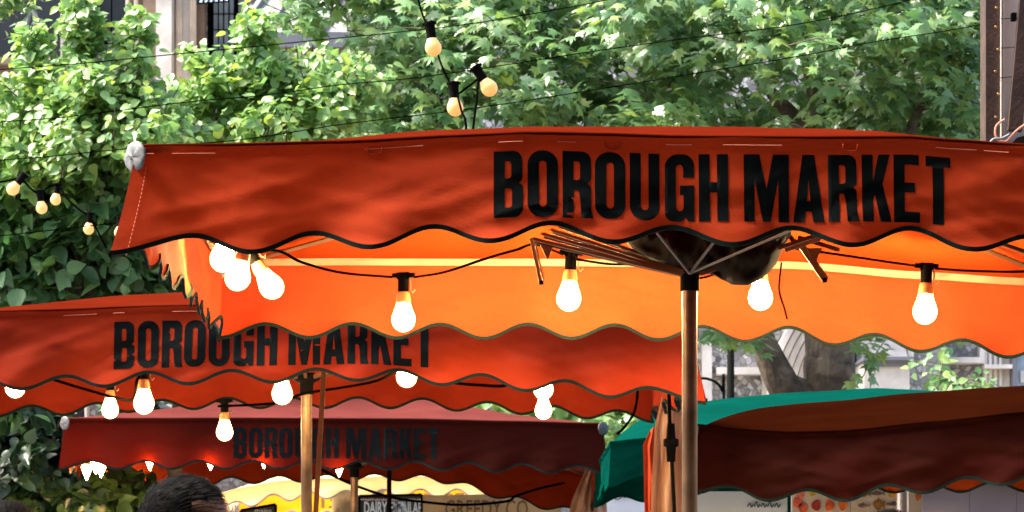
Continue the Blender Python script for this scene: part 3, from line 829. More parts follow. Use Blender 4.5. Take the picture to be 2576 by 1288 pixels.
# dark tarpaulin bundled under the apex
def tarp():
    b = MB(); vs = []; fs = []
    top = [(1560,575),(1600,560),(1660,540),(1735,525),(1830,525),(1900,530),(1960,545),(1992,572)]
    bot = [(1562,585),(1585,622),(1612,645),(1650,660),(1700,688),(1735,690),(1790,690),(1820,706),(1845,717),(1880,718),(1905,709),(1930,690),(1950,668),(1970,628),(1990,590)]
    NU, NA = 90, 36
    for i in range(NU+1):
        u = 1561 + (1991-1561)*i/NU
        yt, yb = lerp_tab(top, u), lerp_tab(bot, u)
        hgt = (yb-yt)/2; cy = (yb+yt)/2
        dep = .26*min(1, (min(u-1556, 1996-u)/70))**.5
        for k in range(NA):
            an = 2*math.pi*k/NA
            d = 9.62 + dep*math.cos(an)
            w = 1 + .10*noise.noise(Vector((u*.035, math.sin(an)*1.2, math.cos(an)*2)))
            cr = .035*noise.noise(Vector((u*.02+an, an*2.2, 1.3))) + .018*noise.noise(Vector((u*.05-an*1.5, an*5, 4)))
            vs.append(P(u, cy + hgt*math.sin(an)*(w if math.sin(an) < 0 else 1), d + cr*2*min(1, (min(u-1556, 1996-u)/70))))
    for i in range(NU):
        for k in range(NA):
            k2 = (k+1) % NA; fs.append((i*NA+k, i*NA+k2, (i+1)*NA+k2, (i+1)*NA+k))
    fs.append(tuple(range(NA))); fs.append(tuple(NU*NA+k for k in range(NA-1,-1,-1)))
    b.add(vs, fs)
    return b.build('tarpaulin', M['tarp'], None, smooth=True, ref=P(1775,640,9.62))
tag(tarp(), 'dark brown tarpaulin bundled in a sagging heap above the front pole', 'tarpaulin')

# ------------------------------------------------------------------ poles, sheets and stalls further back
def pole(u, d, r, ytop, mat, label, name='pole', u2=None):
    t = thing(name, (P(u,0,d).x, d, 0), label, 'pole', 'upright poles between the stalls')
    a = P(u, ytop, d); x2 = P(u2 if u2 is not None else u, 0, d).x
    b = MB(); b.tube([Vector((x2, d, .03)), a], r, 14); b.build('shaft', M[mat], t, smooth=True)
    b = MB(); b.tube([a+Vector((0,0,.002)), a+Vector((0,0,.03))], r*1.25, 14); b.build('cap', M['black'], t)
    b = MB(); b.lathe([(0,.001),(.12,.001),(.12,.03),(0,.03)], (x2, d, 0), 16); b.build('foot', M['black'], t)
    return t
pole(979, 19.0, .014, 1182, 'black', 'thin dark pole standing before the chalkboard')
pole(2267, 15.6, .022, 1180, 'iron', 'dark brown post between the fish poster and the narrow poster')
# slim wooden lath leaning beside the second pole
b = MB(); a0 = P(815,925,12.9); a1 = P(792,1330,12.9); a1 = a0 + (a1-a0)*((a0.z-.002)/(a0.z-a1.z)); b.bar(a1, a0, .020, .012)
tag(b.build('wooden_lath', M['wood'], None, ref=a1), 'slim brown wooden lath leaning beside the second pole', 'lath')

def sheet(name, left, right, d, mat, folds, amp, label, cat, seed, group=None, thick=.002):
    """a hanging folded sheet: left/right are (u, v) lists from top to bottom, then straight down to the ground"""
    L = [P(u, v, d) for u, v in left]; Rr = [P(u, v, d) for u, v in right]
    def path(Q, t):
        n = len(Q)-1; i = min(int(t*n), n-1); return Q[i].lerp(Q[i+1], t*n-i)
    b = MB(); vs = []; fs = []; NU, NV = 48, 24
    for j in range(NV+1):
        for i in range(NU+1):
            p = path(L, j/NV).lerp(path(Rr, j/NV), i/NU)
            s = i/NU
            o = amp*math.sin(folds*2*math.pi*(s + .05*noise.noise(Vector((j*.15, seed, s*3))))) + amp*1.2*noise.noise(Vector((s*4, j*.12, seed)))
            vs.append(p + Vector((0, o, 0)))
    for j in range(NV):
        for i in range(NU):
            q = j*(NU+1)+i; fs.append((q, q+1, q+NU+2, q+NU+1))
    b.add(vs, fs)
    o = b.build(name, mat, None, smooth='open', ref=L[0])
    return tag(o, label, cat, group)
def plastic():
    m, nt, n, l, b = new_mat('tinted_plastic_sheeting')
    f = noise_fac(nt, 5, 5, mscale=(5, 5, .5), lo=.35, hi=.65)
    c = mixcol(nt, f, (.50, .30, .19), (.30, .14, .08))
    l.new(c, b.inputs['Base Color']); b.inputs['Roughness'].default_value = .28; b.inputs['Specular IOR Level'].default_value = .7
    tr = n.new('ShaderNodeBsdfTranslucent'); l.new(c, tr.inputs[0])
    mx = n.new('ShaderNodeMixShader'); mx.inputs[0].default_value = .45
    l.new(b.outputs[0], mx.inputs[1]); l.new(tr.outputs[0], mx.inputs[2]); l.new(mx.outputs[0], n['Material Output'].inputs[0])
    return m
M['plastic'] = plastic()
zg = HY + CAMZ*F/12.6
sheet('plastic_curtain', [(1668,985),(1648,1070),(1640,1200),(1636,1330),(1634,2200)], [(1722,985),(1730,1070),(1735,1200),(1740,1330),(1745,2200)], 13.4, M['plastic'], 1.5, .03, 'tan plastic curtain hanging in folds just left of the front pole', 'plastic curtain', 3, 'plastic side curtains')
sheet('plastic_curtain', [(1478,1170),(1462,1205),(1438,1260),(1425,1330),(1400,1900)], [(1516,1175),(1520,1205),(1526,1260),(1530,1330),(1535,1900)], 20.6, M['plastic'], 2.4, .05, 'tan plastic curtain hanging under the right corner of the maroon umbrella', 'plastic curtain', 8, 'plastic side curtains')
sheet('side_curtain', [(1634,1085),(1618,1120),(1620,1200),(1622,1330),(1622,2000)], [(1648,1070),(1646,1130),(1648,1200),(1650,1330),(1650,2000)], 15.4, M['red'], 1.2, .02, 'narrow red curtain edge between the white banner and the plastic curtain', 'curtain', 5)

# yellow stall at the back with its board and banners
sx0, sx1 = P(545,0,23).x, P(1290,0,23).x
ys = prof_px([(545,1243),(620,1226),(700,1211),(800,1205),(1000,1200),(1150,1200),(1290,1216)], 23, sx0, 23, sx1)
yb_ = CAMZ + (HY-1232)*25.5/F
uy, vy, ey, ry = umbrella('cream and yellow stall canopy glowing behind the chalkboards', [(sx0,23),(sx1,23),(sx1+.06,25.5),(sx0-.05,25.5)],
    [ys, lin(ys(1), yb_), lin(yb_, yb_), lin(yb_, ys(0))], (.115,.12,.19,.12), .12, .4, ('cream','cream'), 7, n=8, scallop=.028, fold=.02, flare=.02,
    cap=None, group=None, name='stall_canopy', trimcolor='wallgrey', neat=True, ribs=False)
uy['category'] = 'stall canopy'
vals = [o for o in uy.children if o.name.startswith('valance')]
yv = vals[2]; yv.data.materials[0] = M['yellow']
lb = MB(); L = sx1-sx0+.11
lb.add([vy(2, .20+x*1.0/L, .025+(.172-y)*.7, -.006) for x, y, z in LET_V], LET_F)
yvp = yv; lb.build('lettering', M['inkbrown'], yvp, smooth='open')
def flatmap(u0, v0, d): 
    o = P(u0, v0, d); return lambda x, y: o + Vector((x, 0, y))
def panel(name, u0, v0, u1_, v1, d, mat, label, cat, th=.015, frame=None, group=None, slant=0):
    a = P(u0, v1, d); c_ = P(u1_, v0, d)
    t = thing(name, (a.x, d, a.z), label, cat, group)
    zs = slant*d/F
    b = MB(); b.add([(a.x,d,a.z),(c_.x,d,a.z),(c_.x,d+th,a.z),(a.x,d+th,a.z),(a.x,d,c_.z),(c_.x,d,c_.z+zs),(c_.x,d+th,c_.z+zs),(a.x,d+th,c_.z)],
        [(0,3,2,1),(4,5,6,7),(0,1,5,4),(1,2,6,5),(2,3,7,6),(3,0,4,7)])
    b.build('board', M[mat], t)
    if frame:
        w = .018
        b = MB(); b.bar((a.x, d-.006, c_.z), (c_.x, d-.006, c_.z+zs), .012, w); b.bar((a.x,d-.007,a.z),(a.x,d-.007,c_.z), w, .012); b.bar((c_.x,d-.007,a.z),(c_.x,d-.007,c_.z+zs), w, .012)
        b.build('frame', M[frame], t)
    return t
ck = panel('chalkboard', 904, 1248, 1062, 1345, 21.6, 'slateboard', 'large chalkboard with white lettering behind the thin dark pole', 'chalkboard', frame='black', slant=3)
text_flat('DAIRY FREE', .115, flatmap(915, 1292, 21.594), 'lettering', M['chalk'], ck, .003, sx=.47)
text_flat('AVAILABLE', .115, flatmap(988, 1292, 21.594), 'lettering', M['chalk'], ck, .003, sx=.44)
dm = MB(); rr = random.Random(4)
for k in range(34): dm.box(tuple(P(908+k*4.6, 1258+rr.random()*2, 21.594)), tuple(P(908+k*4.6+2, 1254+rr.random()*2, 21.590)))
dm.build('dotted_border', M['paper'], ck)
ck2 = panel('chalkboard', 606, 1284, 694, 1345, 21.2, 'slateboard', 'smaller chalkboard low beside the man\'s head', 'chalkboard', frame='black', slant=15)
text_flat('mains', .05, flatmap(640, 1291, 21.19), 'lettering', M['chalk'], ck2)
kb = panel('banner', 1064, 1246, 1412, 1345, 21.3, 'khaki', 'khaki banner with brown serif lettering under the maroon umbrella', 'banner', th=.004, slant=6)
text_flat('GREEDY.CO', .165, flatmap(1118, 1301, 21.294), 'lettering', M['inkbrown'], kb, .001, sx=.62)
gf = MB(); gf.add([P(1385,1300,21.1), P(1420,1300,21.1), P(1420,1246,21.1), P(1402,1256,21.1)], [(0,1,2,3)])
wb = panel('banner', 1490, 1190, 1634, 1400, 22, 'white', 'bright white banner with cursive writing under the teal corner', 'banner', th=.004)
def stroke(pts, d, r, parent, mat, name='handwriting'):
    b = MB(); b.tube(smooth_path([P(u, v, d) for u, v in pts], 6), r, 5); return b.build(name, M[mat], parent, smooth=True)
stroke([(1563,1236),(1556,1232),(1546,1242),(1545,1252),(1553,1256),(1562,1252),(1568,1244),(1569,1251),(1574,1250),(1584,1236),(1581,1251),(1588,1248),(1586,1244),(1592,1250),(1602,1236),(1598,1251),(1606,1248)], 21.99, .004, wb, 'inkblue')
stroke([(1534,1243),(1540,1236),(1548,1234)], 21.99, .003, wb, 'inkblue')
w2 = panel('banner', 1700, 1232, 1985, 1420, 17.2, 'white', 'pale blue-white banner with faint writing at the bottom beside the front pole', 'banner', th=.004, frame='teal')
for k in range(5): stroke([(1880+k*17, 1275),(1886+k*17, 1266-(k%2)*4),(1890+k*17,1276),(1895+k*17,1268)], 17.19, .0035, w2, 'inkblue')
fp = panel('poster', 1992, 1212, 2139, 1420, 16.6, 'paper', 'cream poster with rows of red, orange and yellow fruit', 'poster', th=.004, group='cream food posters')
fp2 = panel('poster', 2141, 1200, 2283, 1420, 16.6, 'paper', 'cream poster with rows of small brown fish', 'poster', th=.004, group='cream food posters')
fp3 = panel('poster', 2285, 1200, 2320, 1420, 16.5, 'paper', 'narrow cream poster with an orange picture beside the grey panel', 'poster', th=.004, group='cream food posters')
def blob(u, v, d, ru, rv, parent, col, name, seed=0, fish=False):
    key = 'p_%s' % name + str(col)
    if key not in M: M[key] = plain(name+'_paint', col, .7, var=.35, scale=30)
    b = MB(); n = 22; vs = [P(u, v, d)]; 
    for k in range(n):
        a = 2*math.pi*k/n; w = 1+.08*math.sin(3*a+seed)
        vs.append(P(u+math.cos(a)*ru*w, v+math.sin(a)*rv*w, d))
    fs = [(0, 1+(k+1) % n, 1+k) for k in range(n)]
    if fish:
        vs += [P(u+ru*.8, v, d), P(u+ru*1.5, v-rv*1.1, d), P(u+ru*1.35, v, d), P(u+ru*1.5, v+rv*1.1, d)]; fs += [(n+1,n+2,n+3,n+4)]
        vs += [P(u-ru*.3, v-rv*.8, d), P(u+ru*.1, v-rv*1.7, d), P(u+ru*.4, v-rv*.7, d)]; fs += [(n+5,n+6,n+7)]
    b.add(vs, fs); return b.build(name, M[key], parent)
fd = 16.594
for u, v, c_ in ((2044,1234,(.55,.42,.03)),(2080,1230,(.70,.10,.04)),(2110,1232,(.60,.16,.05)),(2053,1271,(.40,.03,.02)),(2087,1271,(.70,.11,.02)),(2120,1270,(.80,.16,.02)),(2156-4-20+0,1234,(.8,.4,.02)),(2153-24,1305,(.8,.4,.02)),(2053,1308,(.6,.1,.03)),(2006,1264,(.72,.12,.06)),(2014,1240,(.75,.2,.12)),(2020,1278,(.72,.12,.05))):
    blob(u, v, fd, 11.5, 14, fp, c_, 'fruit_picture', u)
fdd = 16.594
for u, v, ru, rv, c_, f in ((2171,1243,14,7,(.28,.13,.04),True),(2216-12,1241,15,5,(.16,.12,.09),True),(2245,1239,12,12,(.75,.34,.03),False),(2178-8,1272,13,5,(.30,.20,.12),True),(2209,1270,12,13,(.36,.16,.03),True),(2247,1268,18,4.5,(.2,.15,.12),True),(2170,1305,13,7,(.3,.14,.05),True),(2210,1308,12,8,(.4,.2,.05),False)):
    blob(u, v, fdd, ru, rv, fp2, c_, 'fish_picture', u, f)
blob(2310, 1245, 16.494, 8, 14, fp3, (.65,.13,.02), 'fruit_picture', 2)
b = MB(); 
pg = thing('partition_panel', P(2322,1400,16.2), 'lilac-grey panel filling the lower right corner under the dark awning', 'panel')
for k in range(3):
    b = MB(); b.box(tuple(P(2322+k*118,1700,16.2)), tuple(P(2322+k*118+117,1150,16.2)+Vector((0,.03,0)))); b.build('board', M['wallgrey'], pg)

# ------------------------------------------------------------------ iron post at the upper right, with an unseen light-blocking hall
ic = thing('iron_column_added_hall', P(2500,340,12.6), 'riveted brown and cream iron column at the upper right, with an added unseen hall', 'market hall')
b = MB(); b.box((-15, -13, 5.9), (16, 7.0, 6.15)); b.build('roof', M['iron'], ic)  # hall roof, beams, columns and wall added unseen to block camera-side light
b = MB(); b.box((1.70, 7.001, 5.62), (2.35, 13.0, 5.88)); b.build('canopy_beam', M['iron'], ic)
b = MB()
for y in range(-12, 7, 3): b.bar((-15, y, 5.7), (16, y, 5.7), .18, .36)
b.build('roof_beams', M['iron'], ic)
b = MB(); b.box((-15, -13.5, 0.01), (16, -13.001, 6.1)); b.box((16.001, -13, 0.01), (16.4, 13.2, 6.1)); b.build('wall', M['stone2'], ic)
for x, y in ((-15,6.7),(-5,6.7),(5.5,6.7),(15,6.7),(-15,-3),(15,-3)):
    b = MB(); b.lathe([(.2,0.01),(.2,.3),(.11,.35),(.09,5.2),(.2,5.5),(.2,5.89),(0,5.89)], (x, y, 0), 14); b.build('column', M['iron'], ic, smooth=True)
d0 = 12.6
b = MB(); b.box(tuple(P(2480,700,d0)), tuple(P(2514,-1388,d0)+Vector((0,.03,0)))); b.box(tuple(P(2480,700,d0+.031)), tuple(P(2486,-1388,d0+.031)+Vector((0,.15,0))))
b.build('flange', M['iron'], ic)
b = MB(); b.box(tuple(P(2514.5,700,d0+.05)), tuple(P(2517.5,-1388,d0-.015))); b.box(tuple(P(2521,700,d0+.05)), tuple(P(2524,-1388,d0-.005)));  b.build('edge_strip', M['ironpale'], ic)
b = MB(); b.box(tuple(P(2524,700,d0+.06)), tuple(P(2600,-1388,d0+.06)+Vector((0,.01,0)))); b.build('web', M['ironpale'], ic)
b = MB(); b.bar(P(2552,330,d0-.03), P(2586,-40,d0-.03), .055, .04); b.bar(P(2586,-40,d0-.03), P(2640,-1388,d0-.03), .055, .04); b.build('brace', M['iron'], ic)
for k, (u, v) in enumerate(((2505,68),(2510,125),(2504,180),(2511,237),(2506,20),(2510,-40),(2505,295))):
    b = MB(); c0 = P(u, v, d0-.0); rr_ = .0065
    vs = []; fs = []
    for i in range(5):
        th = i/4*math.pi/2
        for q in range(10): vs.append(c0 + Vector((math.cos(2*math.pi*q/10)*rr_*math.sin(th), -math.cos(th)*rr_*.8, math.sin(2*math.pi*q/10)*rr_*math.sin(th))))
    for i in range(4):
        for q in range(10): fs.append((i*10+q, i*10+(q+1) % 10, (i+1)*10+(q+1) % 10, (i+1)*10+q))
    b.add(vs, fs); b.build('rivet', M['alu'], ic, smooth=True)
for v, u in ((45,2550),(118,2560),(193,2546)):
    b = MB(); b.tube([P(2517,v+3,d0-.02), P(u,v,d0-.02)], .0016, 4); b.build('tie_wire', M['black'], ic)
b = MB(); b.box(tuple(P(2546,50,d0-.02)), tuple(P(2554,36,d0+.02))); b.build('clip', M['black'], ic)
cable([(2528,300,12.3),(2508,315,12.3),(2504,335,12.3),(2512,352,12.3),(2530,356,12.3),(2545,342,12.3),(2562,325,12.3),(2600,300,12.3)], .005, 'dusty pink cable looped at the foot of the iron column', None, 'pinkcable' if 'pinkcable' in M else 'thread')
cable([(2480,372,12.2),(2488,362,12.2),(2500,350,12.2),(2520,348,12.2),(2540,338,12.2)], .005, 'silvery cable curving by the foot of the iron column', None, 'cap')
b = MB(); vs = []
b.add([P(2505,400,12.4),P(2700,400,12.4),P(2700,318,12.4),P(2560,345,12.4)]+[P(2505,400,12.9),P(2700,400,12.9),P(2700,318,12.9),P(2560,345,12.9)], [(0,1,2,3),(7,6,5,4),(0,4,5,1),(1,5,6,2),(2,6,7,3),(3,7,4,0)])
tag(b.build('folded_awning', M['tarp'], None, ref=P(2505,400,12.4)), 'dark folded awning corner behind the cables at the upper right', 'awning')

# ------------------------------------------------------------------ stone church behind the trees
CD = 34.0
ch = thing('church', (0, CD, 0), 'stone and flint church with carved piers and leaded windows behind the trees', 'church')
def cbox(b, u0, u1_, v0, v1, d0, d1):
    b.box(tuple(P(u0, v1, d0)), (P(u1_, v0, d0).x, d1, P(u0, v0, d0).z))
def cx(u): return (u-1288)*CD/F
def cz(v): return CAMZ + (HY-v)*CD/F
# main wall, tall enough to close the view, with real openings left for the windows
b = MB()
WT = cz(-900)
def wall_rect(u0, u1_, zlo, zhi): b.box((cx(u0), CD, zlo), (cx(u1_), CD+.6, zhi))
wall_rect(-700, 228, 0, WT); wall_rect(325, 520, 0, WT); wall_rect(600, 2000, 0, WT); wall_rect(2260, 3400, 0, WT)
wall_rect(228, 325, 0, cz(112)); wall_rect(520, 600, 0, cz(190)); wall_rect(228, 325, cz(-420), WT); wall_rect(520, 600, cz(-330), WT); wall_rect(2000, 2260, 0, cz(1120)); wall_rect(2000, 2260, cz(700), WT)
wo = b.build('wall', M['flint'], ch)
b = MB(); b.box((cx(-700), CD-.3, WT), (cx(3400), CD+7, WT+.4)); b.build('roof', M['slate'], ch)
b = MB(); b.box((cx(-700), CD+.62, 0), (cx(3400), CD+.9, WT)); b.build('inner_wall', M['darkvoid'], ch)
# pier and colonettes, upper left
b = MB()
b.box((cx(372), CD-.42, 0), (cx(408), CD-.001, WT)); b.build('buttress', M['stone2'], ch)
b = MB(); b.box((cx(408.5), CD-.62, 0), (cx(447), CD-.002, WT)); b.box((cx(400), CD-.70, cz(560)), (cx(455), CD-.62, cz(548))); b.build('pier', M['stone'], ch)
b = MB(); b.box((cx(448), CD-.30, 0), (cx(488), CD-.003, WT)); b.build('pier', M['stone'], ch)
b = MB(); b.box((cx(488.5), CD-.20, 0), (cx(519), CD-.004, WT)); b.build('pier', M['stone2'], ch)
for u, rr_ in ((456,.022),(463,.015),(490,.026),(498,.018),(352,.025),(240-14,.02),(330,.02)):
    b = MB(); b.tube([Vector((cx(u), CD-.34, cz(700))), Vector((cx(u), CD-.34, cz(8))), Vector((cx(u), CD-.34, cz(4)))], [rr_, rr_, rr_*1.8], 10)
    b.tube([Vector((cx(u), CD-.34, cz(4))), Vector((cx(u), CD-.34, cz(0))), Vector((cx(u), CD-.34, cz(-200)))], [rr_*2, rr_*1.4, rr_], 10)
    b.build('colonette', M['stone'], ch, smooth=True)
for u0, u1_ in ((160, 226), (330, 371)):
    b = MB(); b.box((cx(u0), CD-.24, 0), (cx(u1_), CD-.005, WT)); b.build('pilaster', M['stone'] if u0 < 200 else M['stone2'], ch)
b = MB(); b.box((cx(-700), CD-.28, cz(172)), (cx(159), CD-.006, cz(155))); b.box((cx(-700), CD-.14, cz(230)), (cx(159), CD-.006, cz(173))); b.build('ledge', M['stone2'], ch)
b = MB(); b.box((cx(-700), CD-.10, cz(154)), (cx(159), CD-.007, cz(-300))); b.build('dark_slab', M['darkvoid'], ch)  # dark slab standing slightly proud of the wall
b = MB(); b.tube([Vector((cx(78), CD-.5, cz(110))), Vector((cx(100), CD-.5, cz(30)))], .022, 8); b.tube([Vector((cx(100), CD-.5, cz(40))), Vector((cx(120), CD-.5, cz(118)))], .03, 8); b.build('stay', M['cap'], ch)
# windows
def window(u0, u1_, v0, v1, mat, nx, ny, name='window'):
    b = MB(); w = .05
    x0, x1, z0, z1 = cx(u0), cx(u1_), cz(v1), cz(v0)
    b.box((x0, CD+.1, z0), (x0+w, CD+.2, z1)); b.box((x1-w, CD+.1, z0), (x1, CD+.2, z1))
    b.box((x0+w, CD+.1, z0), (x1-w, CD+.2, z0+w)); b.box((x0+w, CD+.1, z1-w), (x1-w, CD+.2, z1))
    fr = b.build(name, M['black'], ch)
    b = MB(); b.box((x0+w, CD+.14, z0+w), (x1-w, CD+.15, z1-w)); b.build('pane', M[mat], fr)
    b = MB()
    for k in range(1, nx): x = x0+(x1-x0)*k/nx; b.box((x-.005, CD+.12, z0+w), (x+.005, CD+.139, z1-w))
    for k in range(1, ny): z = z0+(z1-z0)*k/ny; b.box((x0+w, CD+.11, z-.005), (x1-w, CD+.119, z+.005))
    b.build('glazing_bars', M['black'], fr)
window(520, 600, -330, 190, 'glass', 6, 13)
window(228, 325, -420, 112, 'darkvoid', 2, 3)
# tilted open casement of the window
b = MB(); q = [Vector((cx(513), CD-.7, cz(41))), Vector((cx(589), CD-.7, cz(36))), Vector((cx(596), CD-.05, cz(-70))), Vector((cx(528), CD-.05, cz(-70)))]
b.add(q + [p+Vector((0,.03,.02)) for p in q], [(0,1,2,3),(7,6,5,4),(0,4,5,1),(1,5,6,2),(2,6,7,3),(3,7,4,0)])
cs = b.build('open_casement', M['glass'], ch)
b = MB()
for k in range(7): f = k/6; b.bar(q[0].lerp(q[1], f)-Vector((0,.01,0)), q[3].lerp(q[2], f)-Vector((0,.01,0)), .014, .014)
for k in range(5): f = k/4; b.bar(q[0].lerp(q[3], f)-Vector((0,.016,0)), q[1].lerp(q[2], f)-Vector((0,.016,0)), .014, .014)
b.build('glazing_bars', M['black'], cs)
# leaning lead roof of a side aisle, top centre left
b = MB(); q = [Vector((cx(650), CD-2.2, cz(175))), Vector((cx(905), CD-2.2, cz(175))), Vector((cx(985), CD-.01, cz(-140))), Vector((cx(760), CD-.01, cz(-140)))]
b.add(q + [p-Vector((0,.0,.15)) for p in q], [(0,1,2,3),(7,6,5,4),(0,4,5,1),(1,5,6,2),(2,6,7,3),(3,7,4,0)]); b.build('aisle_roof', M['slate'], ch)
b = MB()
for k in range(5): f = k/4; b.bar(q[0].lerp(q[1], f)+Vector((0,0,.03)), q[3].lerp(q[2], f)+Vector((0,0,.03)), .05, .05)
b.build('roof_rolls', M['slate'], ch)
b = MB(); b.box((cx(650), CD-2.1, 0), (cx(905), CD-.008, cz(178))); b.build('aisle_wall', M['stone2'], ch)
# pointed arch, lower right: concentric mouldings round a leaded window
acx, acz = 2262, 1010
def arch_ring(r0, r1, y0, y1, mat, name):
    b = MB(); n = 26; vs = []
    for side in (-1, 1):
        base = len(vs)
        for k in range(n+1):
            # circle centred on the far side, up to the crown at u = 2130
            cxu = acx if side < 0 else 2*2130-acx
            lim = math.acos(min(1, (acx-2130)/r0)); a = k/n*lim*1.0
            for r in (r0, r1):
                limr = math.acos(min(1, (acx-2130)/r)); a = k/n*limr
                x = cxu + side*r*math.cos(a); z = acz - r*math.sin(a)
                for y in (y0, y1): vs.append(Vector((cx(x), y, cz(z))))
    fs = []
    for side in (0, 1):
        o = side*(n+1)*4
        for k in range(n):
            q = o+k*4
            fs += [(q,q+2,q+6,q+4),(q+1,q+5,q+7,q+3),(q,q+4,q+5,q+1),(q+2,q+3,q+7,q+6)]
    b.add(vs, fs)
    # jambs to the ground
    for side in (-1, 1):
        cxu = acx if side < 0 else 2*2130-acx
        xa, xb = sorted((cx(cxu+side*r0), cx(cxu+side*r1))); b.box((xa, y0, 0), (xb, y1, cz(acz)-.001))
    return b.build(name, M[mat], ch, smooth=False)
for k in range(5):
    r1 = 338 - k*19; arch_ring(r1-15, r1, CD-.42+k*.10, CD+.1+k*.02, 'stone', 'arch_moulding')
    arch_ring(r1-19+.3, r1-15.3, CD-.30+k*.10, CD+.11+k*.02, 'stone2', 'arch_groove')
window(2004, 2256, 702, 1118, 'glass', 5, 9, 'arched_window')
def ledge(u0, u1_, v0, v1, pr, mat='stone', name='ledge'):
    b = MB(); b.box((cx(u0), CD-pr, cz(v1)), (cx(u1_), CD-.009, cz(v0))); return b.build(name, M[mat], ch)
ledge(1800, 1912, 928, 946, .25); ledge(1915, 1940, 800, 1100, .10); ledge(1765, 1788, 860, 1400, .2)
ledge(2150, 2262, 926, 1400, .9); ledge(2145, 2268, 917, 925, 1.05, 'slate'); 
b = MB(); q = [Vector((cx(2150), CD-.95, cz(916))), Vector((cx(2256), CD-.95, cz(916))), Vector((cx(2256), CD-.02, cz(800))), Vector((cx(2150), CD-.02, cz(800)))]
b.add(q + [p-Vector((0,-.01,.1)) for p in q], [(0,1,2,3),(7,6,5,4),(0,4,5,1),(1,5,6,2),(2,6,7,3),(3,7,4,0)]); b.build('porch_roof', M['slate'], ch)
ledge(2263, 2278, 780, 925, .7, 'stone', 'quoin'); b = MB(); b.box((cx(2270), CD-.65, 0), (cx(2345), CD-.011, cz(300))); b.build('buttress', M['flint'], ch)
ledge(2365, 2458, 904, 918, .3); ledge(2458, 2470, 780, 918, .2)
for u in (2474, 2486, 2499, 2512): 
    b = MB(); b.tube([Vector((cx(u), CD-.15, 0)), Vector((cx(u), CD-.15, cz(760)))], .018, 8); b.build('colonette', M['stone'], ch, smooth=True)
ledge(2470, 2536, 780, 1400, .10, 'stone', 'pilaster'); ledge(2466, 2536, 922, 932, .3)
ledge(2537, 2548, 780, 1400, .3, 'slate', 'drainpipe'); ledge(2549, 2640, 780, 1400, .12, 'glass', 'pane')
ledge(2562, 2572, 935, 965, .14, 'stone', 'notice')

# lamp post with curved arm, in front of the church
lp = thing('lamp_post', (P(1838,0,26).x, 26, 0), 'black lamp post standing before the flint wall, beside the plane trunk', 'lamp post')
b = MB(); xx = P(1838,0,26).x; b.tube([(xx,26,0),(xx,26,.5),(xx,26,.52),(xx,26,P(0,700,26).z)], [.06,.055,.035,.028], 12); b.build('shaft', M['black'], lp, smooth=True)
b = MB(); b.tube(smooth_path([P(1760,952,25.9),P(1780,953,25.9),P(1804,964,25.9),P(1817,985,25.9),P(1821,1020,25.9)]+[Vector((P(1822,0,25.9).x,25.9,.02))]), .011, 8); b.build('hoop', M['black'], lp, smooth=True)
b = MB(); zt = P(0,700,26).z; b.lathe([(0,zt),(.08,zt+.02),(.17,zt+.32),(.19,zt+.34),(.05,zt+.5),(0,zt+.55)], (xx,26,0), 8); b.build('lantern', M['glass'], lp)

# ------------------------------------------------------------------ leaves
nr = np.random.default_rng(11)
def palmate():
    """plane leaf: five pointed toothed lobes"""
    pts = [(0,-.08),(.10,-.16),(.30,-.20),(.52,-.14),(.36,-.02),(.50,.06),(.74,.30),(.48,.28),(.34,.26),(.38,.46),(.22,.44),(.14,.52),(.10,.72),(0,.98)]
    full = pts + [(-x, y) for x, y in pts[-2:0:-1]]
    vs = [(0, .14, 0)]
    for x, y in full:
        r = math.hypot(x, y-.14); vs.append((x, y, -.16*abs(x) - .22*r*r))
    n = len(full); fs = [(0, 1+k, 1+(k+1) % n) for k in range(n)]
    return np.array(vs), np.array(fs)
def ovate():
    pts = [(0,0),(.20,.04),(.34,.20),(.37,.40),(.27,.66),(.11,.88),(0,1.02)]
    full = pts + [(-x, y) for x, y in pts[-2:0:-1]]
    vs = [(0, .42, -.02)]
    for x, y in full: vs.append((x, y, .20*abs(x) - .20*(y-.3)**2 if y > .3 else .2*abs(x)))
    n = len(full); fs = [(0, 1+k, 1+(k+1) % n) for k in range(n)]
    return np.array(vs), np.array(fs)
TEMPL = {'palmate': palmate(), 'ovate': ovate()}
def leaf_mesh(name, templ, pos, tip, nrm, size, mat, parent):
    V0, F0 = TEMPL[templ]; N = len(pos)
    nrm = nrm/np.linalg.norm(nrm, axis=1)[:,None]
    tip = tip - nrm*np.sum(tip*nrm, axis=1)[:,None]; tip = tip/(np.linalg.norm(tip, axis=1)[:,None]+1e-9)
    sid = np.cross(tip, nrm)
    bend = nr.uniform(.4, 1.7, N)[:,None,None]
    wid = nr.uniform(.82, 1.12, N)[:,None,None]
    V = (V0[None,:,0,None]*wid*sid[:,None,:] + V0[None,:,1,None]*tip[:,None,:] + V0[None,:,2,None]*bend*nrm[:,None,:])*size[:,None,None] + pos[:,None,:]
    org = np.array(abs_loc(parent)); V = V - org
    nv = len(V0); Fc = (F0[None] + (np.arange(N)*nv)[:,None,None]).reshape(-1, 3)
    me = bpy.data.meshes.new(name)
    me.vertices.add(N*nv); me.vertices.foreach_set('co', V.reshape(-1).astype(np.float32))
    me.loops.add(len(Fc)*3); me.loops.foreach_set('vertex_index', Fc.reshape(-1).astype(np.int32))
    me.polygons.add(len(Fc)); me.polygons.foreach_set('loop_start', np.arange(0, len(Fc)*3, 3, dtype=np.int32))
    me.polygons.foreach_set('loop_total', np.full(len(Fc), 3, dtype=np.int32))
    me.materials.append(mat); me.update(calc_edges=True)
    o = bpy.data.objects.new(name, me); COL.objects.link(o); o.parent = parent; return o
